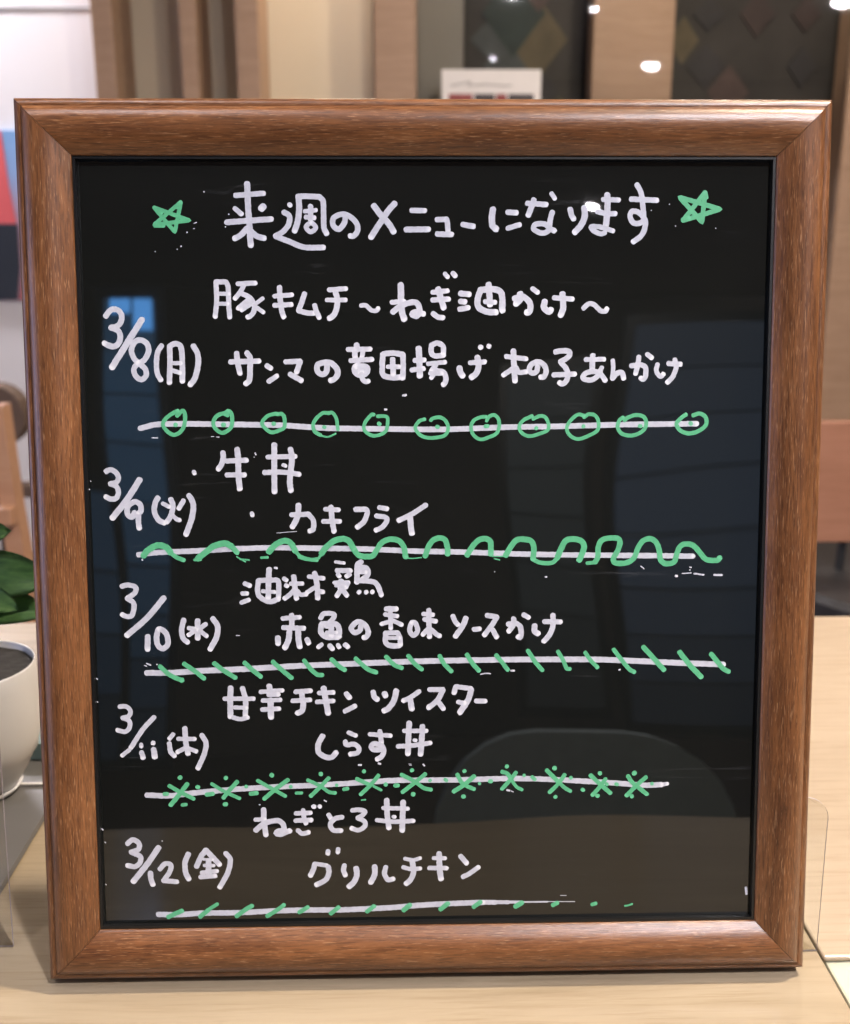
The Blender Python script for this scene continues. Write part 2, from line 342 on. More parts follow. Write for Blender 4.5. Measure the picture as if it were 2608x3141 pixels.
# ---------------------------------------------------------------- plant, tray and acrylic panels
tag(obj('grey_tray',prism([(-.30,0),(-.2225,0),(-.2215,.0012),(-.2225,.0034),(-.30,.0034)],.03,.33),M_tray),'grey flat plastic tray lying on the table under the plant pot','tray')
bpy.data.objects['grey_tray'].rotation_euler=(0,0,0)
tag(obj('booklet',boxbm(-.262,-.224,.19,.24,.0042,.016,bev=.0008),plain('teal_cover',(.16,.24,.23),.5,.1,40)),'teal booklet lying on the tray behind the plant pot','booklet')
tag(obj('metal_strip',boxbm(-.262,-.2235,.158,.160,.0038,.0052),M_card),'thin pale strip lying across the grey tray','strip')
t=thing('potted_plant','white rounded pot with broad dark green leaves at the left edge','plant',(-.2685,.155,.0038))
obj('pot',lathe([(0,0),(.017,0),(.020,.002),(.0285,.016),(.0325,.0245),(.0345,.027),(.0372,.038),(.0385,.055),(.0382,.072),(.0375,.0815),(.0371,.0826),(.0366,.0818),(.0362,.074),(0,.074)],64),M_pot,t,True)
obj('saucer',lathe([(0,-.0002),(.020,-.0002),(.0235,.004),(.0225,.0045),(.018,.0012),(0,.0012)],48),M_pot,t,True)
so=lathe([(0,.0785),(.012,.0782),(.026,.0786),(.0362,.0782)],36)
for v in so.verts: v.co.z+=noise.noise(v.co*180)*.0012
obj('soil',so,M_soil,t,True)
def leaf(base,tip,width,up,cup):
    bm=bmesh.new(); b=Vector(base); e=Vector(tip); d=e-b; L=d.length; d.normalize(); s=d.cross(Vector(up)).normalized(); n=s.cross(d)
    rows=[]; K=14
    for i in range(K+1):
        u=i/K; wv=width*.5*math.sin(math.pi*min(1,u**.9))**.55 if 0<u<1 else .0004
        c=b+d*L*u+n*(math.sin(u*math.pi)*L*.10)
        rows.append([bm.verts.new(c+s*wv*k+n*(abs(k)*wv*cup-(.0012 if k==0 else 0))) for k in (-1,-.66,-.33,0,.33,.66,1)])
    for a,b2 in zip(rows,rows[1:]):
        for k in range(6): bm.faces.new((a[k],a[k+1],b2[k+1],b2[k]))
    fs=bm.faces[:]; g=bmesh.ops.solidify(bm,geom=fs,thickness=.0005); return bm
LV=[((-.262,-.004,.150),(.036,-.008,.1655),.022,(0,-.8,.6)),((.0,0,.134),(.058,-.014,.1395),.031,(0,-.80,.55)),
    ((.0,-.004,.119),(.056,-.020,.1215),.025,(0,-.70,.65)),((0,.01,.13),(-.05,.0,.15),.04,(0,-.3,1)),((0,.01,.12),(-.01,.05,.14),.04,(0,0,1)),((0,-.01,.12),(-.03,-.045,.125),.036,(0,0,1))]
LV[0]=((-.012,.0,.152),(.036,-.006,.1660),.022,(0,-.8,.6))
LV.append(((0,-.006,.127),(.046,-.034,.1285),.019,(0,-.6,.8)))
for b,e,wd,up in LV:
    obj('stem',tube([(b[0]*.2,b[1]*.2,.076),(b[0]*.5,b[1]*.5,.1),b],[.0018,.0015,.001],6),M_leaf,t)
    obj('leaf',leaf(b,e,wd,up,.22),M_leaf,t,True)
def sheet(name,pts,y0,y1,label):
    bm=prism(pts,y0,y1)
    for f in bm.faces:
        if abs(f.normal.y)<.5: f.material_index=1
    o=obj(name,bm,[M_acryl,M_acedge]); tag(o,label,'acrylic stand','clear acrylic panels'); return o
sheet('acrylic_panel',[(-.42,.0004),(-.2008,.0004),(-.1972,.085),(-.1945,.150),(-.42,.150)],.0115,.0127,'clear acrylic panel standing left of the menu board in front of the plant')
R_=[(.1747,.0004),(.1868,.0004),(.1852,.066)]
for i in range(9):
    a=math.radians(90*i/8); R_.append((.1734+.0118*math.cos(a),.0712+.0118*math.sin(a)))
R_+=[(.1747,.083)]
sheet('acrylic_panel',R_,-.0004,.0004,'narrow clear acrylic upright with a rounded corner beside the right foot of the menu board')
# ---------------------------------------------------------------- THE MENU BOARD
board=thing('menu_board','black handwritten menu board in a brown wood grain frame leaning on the table','menu board',BOARD_LOC,(BOARD_TILT,0,0))
HY=IN_H/2+.025   # local y of the inner-lip rectangle's centre
FW=.0235
PROF=[(0,-.0075),(0,-.0006),(.0003,-.0001),(.0009,.0003),(.0022,.0013),(.0042,.0027),(.0066,.0040),(.0094,.0049),(.0122,.0053),(.0148,.0051),(.0170,.0044),(.0186,.0033),(.0193,.0024),(.0196,.0014),(.0199,.0010),(.0208,.0011),(.0220,.0007),(.0230,-.0002),(.0235,-.0014),(.0235,-.0155),(.0225,-.0165),(.006,-.0165)]
def rail(half,cen,ang):
    bm=bmesh.new(); rows=[]; K=24
    for u,z in PROF:
        L=half+u
        rows.append([bm.verts.new((-L+2*L*i/K,u,z)) for i in range(K+1)])
    for a,b in zip(rows,rows[1:]):
        for i in range(K): bm.faces.new((a[i],a[i+1],b[i+1],b[i]))
    bm.faces.new([r[0] for r in rows]); bm.faces.new([r[-1] for r in rows][::-1])
    bmesh.ops.recalc_face_normals(bm,faces=bm.faces[:])
    o=obj('frame_rail',bm,M_frame,board)
    me=o.data
    for p_ in me.polygons: p_.use_smooth = len(p_.vertices)==4
    me.set_sharp_from_angle(angle=math.radians(28))
    o.location=(cen[0],cen[1],0); o.rotation_euler=(0,0,ang); return o
G=.00012
rail(IN_W/2,(0,HY+IN_H/2+G),0); rail(IN_W/2,(0,HY-IN_H/2-G),math.pi)
rail(IN_H/2,(IN_W/2+G,HY),-math.pi/2); rail(IN_H/2,(-IN_W/2-G,HY),math.pi/2)
# black inner lining of the rebate
bm=bmesh.new()
for (x0,x1,y0,y1) in ((-IN_W/2+.00005,-IN_W/2+.0012,-IN_H/2,IN_H/2),(IN_W/2-.0012,IN_W/2-.00005,-IN_H/2,IN_H/2),(-IN_W/2+.0012,IN_W/2-.0012,-IN_H/2+.00005,-IN_H/2+.0012),(-IN_W/2+.0012,IN_W/2-.0012,IN_H/2-.0012,IN_H/2-.00005)):
    box(bm,x0,x1,y0+HY,y1+HY,-.0037,-.0010)
obj('inner_lining',bm,M_black,board)
obj('backing_board',boxbm(-IN_W/2-.004,IN_W/2+.004,HY-IN_H/2-.004,HY+IN_H/2+.004,-.0150,-.0078),M_black,board)
obj('easel_leg',boxbm(-.03,.03,.003,.22,-.0280,-.0168),M_black,board)
PZ=-.0038
bm=bmesh.new(); nx,ny=2,2
box(bm,-IN_W/2,IN_W/2,HY-IN_H/2,HY+IN_H/2,-.0077,PZ)
bmesh.ops.recalc_face_normals(bm,faces=bm.faces[:])
panel=obj('writing_panel',bm,M_panel,board)
STROKES=[
["green_star","left of the heading","g",[[1.7,-105.22,152.7,-108.12,140.19,-116.62,150.43,-101.73,145.06,-116.83,143.25,-105.22,152.7],[1.79,-116.62,150.43,-113.44,148.38],[1.61,-116.62,142.79,-112.68,142.79],[1.61,-105.46,152.47,-107.37,150.43]]],
["written_character","来 in the heading","w",[[2.24,-82.01,155.52,-69.71,156.43],[2.6,-76.8,160.5,-76.56,149.98,-76.22,144.06,-75.82,134.55],[2.07,-82.36,150.2,-79.4,147.7],[2.97,-70.04,150.98,-70.99,149.98],[2.43,-85.97,144.29,-66.57,145.65],[2.44,-77.2,141.78,-79.82,139.04,-82.64,137.44],[2.44,-76.28,141.32,-73.31,138.58,-69.84,137.57]]],
["written_character","週 in the heading","w",[[2.08,-58.88,151.71,-58.56,151.34],[2.35,-61.26,148.52,-58.97,146.79,-59.49,143.14,-62.11,140.17,-65.17,138.44],[2.36,-65.17,138.44,-58.92,136.05,-52.89,133.76,-44.39,133.66],[2.53,-54.97,154.75,-54.73,149.98,-55.51,144.51,-56.88,140.49],[2.35,-55.34,155.07,-52.55,155.21,-46.05,154.98],[2.35,-46.05,154.98,-44.44,153.17,-44.32,145.42,-44.14,141.77,-43.09,139.39],[2.35,-49.83,150.98,-49.91,145.42],[1.81,-52.42,148.84,-47.52,149.39],[2.08,-51.99,146.43,-48.27,146.11],[2.09,-49.7,144.05,-51.92,142.23,-49.99,140.31,-47.72,142.0,-49.7,144.05]]],
["written_character","の in the heading","w",[[2.36,-34.94,146.79,-35.44,144.05,-37.81,141.4,-40.35,143.14,-39.99,146.11,-36.8,147.61,-33.54,147.02,-30.31,144.05,-29.78,140.85,-31.54,138.47,-33.08,138.56]]],
["written_character","メ in the heading","w",[[2.64,-13.67,152.17,-16.25,149.53,-19.09,145.42,-24.06,138.01],[2.64,-22.77,151.35,-20.0,147.7,-16.3,143.59,-14.22,140.16]]],
["written_character","ニ in the heading","w",[[2.28,-6.59,149.3,-0.74,149.21],[2.47,-8.97,141.21,0.91,141.3]]],
["written_character","ュ in the heading","w",[[2.29,4.3,145.42,8.61,145.51],[2.29,8.61,145.51,8.98,143.58,9.21,140.38],[2.39,4.38,139.32,10.85,139.14]]],
["written_character","long dash in the heading","w",[[2.39,15.49,143.35,20.27,142.53]]],
["written_character","に in the heading","w",[[2.75,28.61,149.76,28.15,146.33,28.49,142.89,30.04,141.38],[2.39,34.9,148.53,38.8,148.25],[2.21,34.93,141.74,40.23,143.26]]],
["written_character","な in the heading","w",[[2.3,43.33,152.28,51.69,151.73],[2.48,46.27,153.88,45.12,150.45,43.83,147.15],[2.02,53.86,156.48,55.33,154.2],[2.31,54.3,148.62,53.39,145.41,53.17,143.12,52.72,140.82,49.9,139.67,46.36,141.28,47.05,143.35,50.81,143.58,53.18,141.74,55.31,140.59]]],
["written_character","り in the heading","w",[[2.4,61.95,149.9,62.64,147.24,63.6,145.64],[2.68,68.06,150.45,68.3,146.78,66.83,143.11,64.04,139.99]]],
["written_character","ま in the heading","w",[[2.13,76.15,153.93,83.12,153.66],[2.22,73.63,148.85,77.64,147.93,81.65,147.93],[2.68,78.0,155.85,78.15,152.28,77.9,146.33,77.49,142.19],[2.14,77.28,139.89,75.4,139.34,72.08,140.81,71.21,142.42,74.89,142.28,80.81,140.58]]],
["written_character","す in the heading","w",[[2.32,88.3,154.02,99.62,153.57],[2.31,90.74,160.15,92.58,156.86,93.37,152.29,93.96,145.41,92.33,143.93,89.5,144.03,88.04,146.78,88.95,148.85,91.78,148.39,94.43,145.41,94.72,142.65,93.13,138.73,89.54,135.97]]],
["green_star","right of the heading","g",[[2.05,120.41,156.87,110.99,144.94,127.21,149.77,109.36,154.81,119.38,144.25,120.41,156.87],[1.86,109.6,154.58,112.45,153.89],[2.05,120.42,156.64,120.94,154.58],[2.33,110.98,145.17,113.57,146.09]]],
["written_character","豚 in the first dish line","w",[[2.18,-91.07,119.07,-90.93,111.45,-91.8,104.27],[2.18,-91.21,119.16,-86.77,119.15],[2.18,-86.77,119.15,-85.89,116.98,-85.81,110.05,-85.49,103.93],[1.73,-90.16,114.08,-85.49,114.07],[1.73,-90.26,109.83,-86.05,109.82],[2.09,-81.75,118.27,-74.03,118.63],[2.09,-79.1,117.67,-80.8,114.67,-83.1,111.99],[2.19,-80.11,114.2,-76.64,112.35,-74.83,109.34,-75.12,106.32,-76.8,104.38,-77.84,104.1],[2.1,-77.12,111.66,-81.79,107.82],[2.1,-76.22,109.8,-80.4,107.17],[1.74,-71.02,112.11,-74.83,109.34],[1.83,-75.07,109.11,-70.81,106.08]]],
["written_character","キ in the first dish line","w",[[2.01,-66.09,113.02,-58.34,113.61],[2.11,-66.16,109.09,-58.65,109.45],[2.37,-63.77,116.86,-63.54,111.4,-62.92,106.76,-62.17,104.07]]],
["written_character","ム in the first dish line","w",[[2.29,-52.94,114.16,-54.27,110.46,-55.73,106.84],[2.29,-55.73,106.84,-52.13,105.91,-49.08,105.71],[2.2,-48.7,109.15,-47.9,106.27,-46.76,103.71]]],
["written_character","チ in the first dish line","w",[[2.11,-42.46,115.67,-35.08,116.21],[1.93,-43.5,111.36,-35.14,111.35],[2.48,-39.65,114.83,-38.81,111.36,-39.27,107.65,-40.53,104.86,-42.53,103.47]]],
["written_character","wave dash before ね in the first dish line","w",[[1.94,-28.72,108.93,-26.46,109.01,-24.13,106.92,-22.01,106.78,-21.2,107.84]]],
["written_character","ね in the first dish line","w",[[2.77,-11.29,117.8,-11.24,111.31,-10.98,106.66,-9.96,103.03],[2.12,-15.34,110.29,-9.92,110.75],[2.5,-14.9,106.11,-11.82,108.52,-7.57,110.14,-4.74,110.14,-3.42,108.27,-3.34,105.71,-4.76,104.32,-6.55,105.26,-5.23,106.18,-1.45,105.34]]],
["written_character","ぎ in the first dish line","w",[[2.13,2.35,114.53,9.05,115.22],[2.22,2.34,111.28,9.52,111.64],[2.68,4.81,116.15,6.12,111.74,7.29,107.79],[2.32,2.56,105.47,4.92,103.93,6.95,103.74],[1.94,7.79,122.49,9.06,121.1],[2.22,11.23,122.76,12.36,121.47]]],
["written_character","油 in the first dish line","w",[[2.5,14.52,114.05,18.49,113.67],[2.41,14.52,110.7,16.6,110.42],[2.32,14.0,107.31,18.02,108.0],[2.69,23.35,115.66,22.08,111.71,22.42,108.22,25.97,106.21,30.23,106.02],[2.69,23.35,115.52,29.73,115.79,32.48,113.79,32.84,106.57],[2.69,26.8,117.97,27.48,109.15],[2.14,25.25,110.55,29.75,110.21]]],
["written_character","か in the first dish line","w",[[2.7,38.02,111.78,41.57,112.61,44.33,110.65,45.15,107.95,44.36,105.85,43.26,105.99],[2.8,40.52,114.01,40.72,111.68,38.65,109.59],[2.14,45.9,116.09,48.19,114.37]]],
["written_character","け in the first dish line","w",[[2.71,51.33,110.64,51.01,107.94,53.12,106.16,54.2,107.09],[2.24,55.34,112.12,63.51,111.55],[2.71,59.03,113.84,59.41,107.92,58.26,104.56]]],
["written_character","wave dash at the end of the first dish line","w",[[2.16,68.21,107.53,70.56,109.53,72.94,109.06,75.82,106.49,77.97,106.34,78.57,107.51]]],
["written_character","3 of the first date","w",[[2.44,-138.91,104.6,-136.58,107.27,-134.01,107.45,-132.21,105.51,-132.31,102.5,-134.02,100.41,-136.84,99.73],[2.45,-136.84,99.73,-133.62,98.33,-132.86,95.77,-133.71,92.98,-135.71,91.68,-138.5,92.3,-139.87,93.14]]],
["written_character","slash of the first date","w",[[2.72,-123.28,103.27,-136.96,82.64]]],
["written_character","8 of the first date","w",[[2.38,-125.64,84.66,-127.45,86.91,-128.28,90.17,-126.77,93.43,-124.4,94.45,-121.64,92.95,-120.89,89.69,-122.79,85.96,-125.65,84.33,-127.51,82.0,-126.76,78.96,-124.46,77.4,-122.35,78.94,-122.45,81.75,-124.27,83.63,-125.64,84.8]]],
["written_character","opening bracket of the first date","w",[[2.28,-115.11,92.09,-116.97,89.21,-117.67,84.54,-117.34,79.86,-115.92,77.14]]],
["written_character","月 of the first date","w",[[2.38,-111.75,91.53,-111.78,85.46,-112.08,79.84,-112.29,76.0],[2.38,-111.84,91.62,-109.46,92.82,-107.14,91.89,-106.54,88.24,-106.5,81.23,-106.72,76.54],[1.74,-110.87,84.43,-106.88,84.41],[1.93,-110.63,81.24,-107.47,80.2]]],
["written_character","closing bracket of the first date","w",[[2.47,-101.42,91.87,-99.73,88.23,-99.71,83.55,-101.18,77.93,-103.28,75.03]]],
["written_character","サ in the second dish line","w",[[2.3,-85.68,84.9,-73.19,85.24],[2.39,-82.87,88.73,-82.41,83.96,-81.55,79.83],[2.48,-78.44,88.76,-77.07,86.75,-77.17,82.06,-77.61,76.9,-79.2,75.5]]],
["written_character","ン in the second dish line","w",[[2.31,-69.94,83.21,-68.07,82.04],[2.22,-69.12,76.4,-65.44,78.83]]],
["written_character","マ in the second dish line","w",[[2.22,-61.79,84.83,-55.28,85.18],[2.31,-55.28,85.04,-57.01,80.36],[2.32,-59.86,79.57,-54.94,76.73]]],
["written_character","の in the second dish line","w",[[2.5,-43.63,83.83,-44.01,80.55,-45.68,79.38,-47.79,80.56,-47.89,83.38,-45.61,84.4,-42.3,84.39,-39.5,81.94,-39.15,79.36,-40.74,77.25,-42.31,76.69]]],
["written_character","竜 in the second dish line","w",[[2.6,-30.73,92.09,-30.66,89.89],[2.13,-34.58,90.13,-24.75,90.25],[2.32,-31.61,88.96,-31.4,86.38],[2.14,-27.97,89.41,-28.47,86.6],[2.23,-33.45,85.3,-23.94,85.79],[2.6,-31.21,82.86,-31.7,80.98,-30.06,79.19,-26.98,79.55,-26.15,82.14,-28.6,82.85,-31.21,82.86],[2.79,-29.08,82.62,-28.87,80.03],[2.24,-28.87,79.56,-28.18,77.2,-26.77,76.11,-25.73,76.49]]],
["written_character","田 in the second dish line","w",[[2.42,-19.33,88.08,-19.6,82.82,-19.3,79.15,-15.85,77.96,-11.58,78.09],[2.42,-19.33,88.08,-15.06,88.53,-10.57,87.86],[2.42,-10.57,87.86,-10.51,82.32,-10.72,77.61],[2.42,-15.08,86.0,-14.89,79.28],[2.05,-17.24,82.58,-12.12,82.56]]],
["written_character","揚 in the second dish line","w",[[2.7,-3.69,90.52,-3.43,85.12,-3.23,78.44],[2.15,-5.57,85.27,-1.06,85.49],[2.15,-6.77,81.13,-1.55,81.82],[2.33,1.9,91.91,1.8,88.86,3.31,87.21,7.25,87.53],[2.33,1.9,91.91,4.42,92.79,6.93,91.43,7.11,88.14],[1.96,0.26,83.79,7.86,84.52],[2.15,3.92,83.59,1.77,80.63],[2.06,4.15,81.33,1.76,77.67],[2.34,3.67,80.77,7.0,80.15,8.18,77.55,7.7,75.43,6.84,74.72],[2.06,1.29,79.69,6.52,79.68]]],
["written_character","げ in the second dish line","w",[[2.63,14.13,82.01,14.51,80.12,15.55,78.47],[2.16,18.65,84.21,25.3,84.56],[2.63,21.97,86.55,22.45,82.69,21.27,79.39,19.27,77.89],[2.34,23.15,91.05,23.53,90.77],[2.25,26.81,91.46,27.14,91.23]]],
["written_character","木 in the second dish line","w",[[2.16,34.46,86.89,43.41,85.82],[2.54,37.73,89.46,37.95,84.05,38.46,76.12],[2.17,38.19,82.17,35.58,80.29,33.3,78.79],[2.17,38.91,82.16,40.35,80.04,43.45,80.26]]],
["written_character","の after 木 in the second dish line","w",[[2.36,48.35,82.37,47.98,80.48,46.08,79.55,44.73,81.2,45.81,83.56,48.9,84.49,51.4,82.83,52.13,80.23,51.1,77.97,49.67,77.88]]],
["written_character","子 in the second dish line","w",[[2.36,56.02,88.71,58.4,89.26,62.22,88.92,62.0,86.81,58.44,84.46],[2.36,58.44,84.46,60.86,81.62,61.74,79.26,61.15,76.42,59.49,74.87,57.95,75.49],[2.27,55.39,78.81,64.8,79.15]]],
["written_character","あ in the second dish line","w",[[2.08,69.51,85.46,77.68,85.58],[2.46,72.59,87.34,72.34,80.64],[1.99,76.62,82.04,75.79,79.68],[2.28,75.92,80.63,74.29,77.8,71.43,76.48,68.31,77.35,69.48,79.47,72.82,80.26,75.7,79.45,78.23,76.27]]],
["written_character","ん in the second dish line","w",[[1.9,81.36,85.1,81.65,81.56,81.24,77.06],[2.38,81.38,77.3,83.36,79.42,85.51,79.65,86.37,77.05]]],
["written_character","か in the second dish line","w",[[2.28,89.53,82.71,93.84,83.03,95.87,81.89,95.93,78.2,94.91,76.69,93.84,77.35],[2.19,92.91,86.62,92.31,82.47,91.51,79.16],[2.19,96.53,87.74,98.57,86.08]]],
["written_character","け in the second dish line","w",[[2.1,101.16,83.38,100.68,80.79,101.58,78.75,102.8,77.94,103.88,79.12],[2.19,105.9,83.61,111.47,83.26],[2.19,108.74,85.35,109.44,81.94,107.84,77.68,105.59,75.32]]],
["white_divider","under the first day","w",[[2.42,-125.59,56.23,-118.45,57.9,-107.11,58.13,-87.24,57.83,-65.91,57.38,-58.8,57.0,-44.55,56.01,-24.55,55.63,-1.64,55.24,12.7,55.32,35.69,56.08,55.84,56.28,84.69,56.94,99.14,57.09,119.12,57.22]]],
["green_circle","","g",[[1.76,-109.48,61.55,-106.97,63.81,-105.91,62.63,-106.18,58.14,-107.68,55.06,-110.8,53.33,-113.82,54.95,-115.62,58.18,-113.16,61.48,-108.85,63.91],[1.94,-110.2,57.87,-109.92,57.68]]],
["green_circle","","g",[[1.67,-87.18,61.6,-88.58,62.32],[1.76,-87.64,62.08,-86.9,63.63,-85.6,62.31,-85.57,57.57,-87.33,55.21,-90.19,54.18,-92.89,56.18,-93.68,58.79,-91.91,61.62,-88.57,62.79,-87.03,63.82],[1.95,-89.54,57.68,-88.88,57.68]]],
["green_circle","","g",[[1.68,-65.63,62.13,-63.73,62.31,-62.66,60.79,-62.74,56.52,-65.04,55.11,-68.38,54.27,-71.1,56.09,-72.43,58.37,-70.14,61.29,-66.81,62.32,-65.39,62.22],[1.86,-67.6,57.97,-66.98,57.96]]],
["green_circle","","g",[[1.59,-43.52,62.37,-41.61,62.69,-39.98,60.22,-39.24,55.23],[1.68,-43.28,62.6,-45.89,62.52,-48.68,60.26,-50.14,57.42,-49.42,54.56,-46.98,52.89],[0.84,-46.98,52.75,-43.65,52.16,-40.3,53.57],[1.59,-45.5,56.54,-44.93,56.35]]],
["green_circle","","g",[[1.6,-21.9,61.09,-18.09,60.98,-17.39,58.94,-18.14,54.9,-20.3,53.24,-23.64,52.54,-26.49,53.75,-27.9,55.89,-27.16,58.74,-24.51,61.81,-23.46,61.81],[1.79,-21.45,58.0,-20.83,57.53]]],
["green_circle","","g",[[1.6,1.44,59.09,2.16,59.95,5.5,60.5,8.27,58.59,9.08,55.25,7.4,52.49,1.66,51.47,-2.64,52.45,-5.35,55.79,-3.57,58.88,-1.18,59.72],[1.7,4.06,56.46,4.78,56.22]]],
["green_circle","","g",[[1.52,25.99,58.75,27.04,60.79],[1.61,27.04,60.79,29.19,61.45,31.11,59.92,31.6,56.58,30.41,53.34,27.06,51.69,23.47,50.75,20.36,52.58,19.16,56.16,20.35,59.01,23.22,60.43,25.85,60.65],[1.8,25.47,56.51,26.57,56.6]]],
["green_circle","","g",[[1.62,46.44,59.61,49.54,60.89,51.94,60.3,53.31,57.44,52.95,54.67,49.12,53.02,44.81,52.08,41.44,53.68,40.46,56.54,42.37,59.15,46.19,60.95],[1.81,47.81,55.65,48.14,55.46]]],
["green_circle","","g",[[1.62,68.98,60.23,71.12,61.65,74.01,60.93,75.39,58.3,75.06,54.57,71.24,52.2,66.44,50.69,62.57,52.62,61.48,55.97,63.47,59.3,66.32,61.44,69.21,60.95],[1.82,68.64,56.32,68.93,56.23]]],
["green_circle","","g",[[1.73,86.81,58.73,88.47,60.05,91.82,61.09,95.2,60.5,96.6,57.97,95.78,54.86,92.93,52.82,89.56,52.12,85.69,53.09,83.97,55.87,84.64,58.74,86.31,60.16],[1.73,93.59,56.4,94.31,56.21]]],
["green_circle","","g",[[1.83,117.26,60.89,120.24,61.69,122.93,60.0,123.11,56.66,119.93,54.04,115.61,52.95,111.71,54.31,110.06,57.19,111.61,59.34,114.22,61.38],[1.74,116.08,57.64,116.58,57.07]]],
["written_character","3 of the second date","w",[[2.32,-141.2,37.4,-138.95,38.19,-136.63,36.89,-135.76,34.5,-136.77,32.69,-139.4,32.04],[2.32,-139.4,32.04,-136.83,30.92,-135.97,28.29,-137.01,25.66,-139.39,25.34,-141.63,26.4]]],
["written_character","slash of the second date","w",[[2.7,-126.4,33.83,-132.28,25.15,-138.97,16.88]]],
["written_character","9 of the second date","w",[[2.43,-129.14,19.37,-130.39,17.21,-132.25,18.57,-132.0,22.03,-128.99,24.03,-126.65,22.72,-126.36,20.07,-127.49,18.88],[2.43,-127.49,18.88,-127.62,14.78,-127.36,12.28]]],
["written_character","opening bracket of the second date","w",[[2.43,-118.72,25.79,-120.07,23.4,-120.47,19.55,-118.77,15.93,-116.19,14.57]]],
["written_character","火 of the second date","w",[[2.34,-113.17,25.04,-112.3,22.39,-112.87,19.03,-113.99,16.62,-115.23,14.95],[1.87,-116.79,23.28,-113.84,21.68],[2.15,-107.58,24.38,-109.82,20.83],[1.97,-112.52,17.82,-110.66,16.12,-109.48,15.87]]],
["written_character","closing bracket of the second date","w",[[2.53,-105.23,26.76,-103.55,23.68,-103.4,20.41,-104.48,15.6,-106.94,9.34]]],
["ink_dot","beside the upper dish of the second day","w",[[1.87,-102.72,37.19,-102.41,36.23]]],
["ink_dot","beside the lower dish of the second day","w",[[1.89,-77.66,18.66,-77.45,17.6]]],
["written_character","牛 of the second day","w",[[2.42,-89.8,45.61,-89.73,42.85,-90.74,39.99,-92.07,38.18],[2.24,-88.33,41.79,-79.43,42.08],[2.25,-88.37,35.68,-80.38,35.63],[2.52,-83.56,47.01,-83.22,42.81,-83.23,35.65,-82.75,29.42]]],
["written_character","丼 beside 牛","w",[[2.15,-70.37,43.42,-58.09,43.64],[2.25,-71.93,36.64,-63.92,36.74,-56.55,35.74],[2.53,-67.27,48.93,-67.48,37.96,-67.56,27.98],[2.53,-60.18,46.89,-59.63,42.69,-60.23,37.92,-60.76,32.17,-60.39,28.57],[1.69,-63.63,39.94,-62.35,39.46]]],
["written_character","カ of the fried oyster line","w",[[2.27,-60.33,17.83,-55.64,17.94,-52.76,18.07],[2.28,-52.76,18.07,-50.65,15.25,-50.85,11.38,-52.4,10.52],[2.55,-57.1,22.15,-57.3,18.68,-58.32,15.3,-60.04,12.41]]],
["written_character","キ of the fried oyster line","w",[[2.09,-45.4,20.29,-39.31,19.92],[2.19,-46.33,14.84,-38.9,14.79],[2.37,-42.8,21.24,-42.26,14.71,-41.59,10.35]]],
["written_character","フ of the fried oyster line","w",[[2.38,-32.0,20.1,-27.3,20.07],[2.38,-27.3,20.07,-26.73,18.71,-28.31,14.61,-31.32,12.11]]],
["written_character","ラ of the fried oyster line","w",[[2.19,-21.53,20.86,-17.93,20.25],[2.19,-22.76,17.14,-18.44,16.39,-18.11,14.93,-20.16,12.14,-23.06,10.7]]],
["written_character","イ of the fried oyster line","w",[[2.29,-0.85,21.84,-7.13,17.77,-12.92,15.0],[2.58,-7.76,16.32,-7.54,12.54,-7.07,9.14]]],
["white_divider","under the second day","w",[[2.4,-128.2,0.45,-120.14,1.41,-102.9,2.02,-83.75,2.9,-69.35,3.24,-54.94,2.99,-28.36,2.36,-6.65,1.33,12.65,0.76,53.42,-0.71,95.38,-1.45,109.01,-1.7,118.7,-1.91]]],
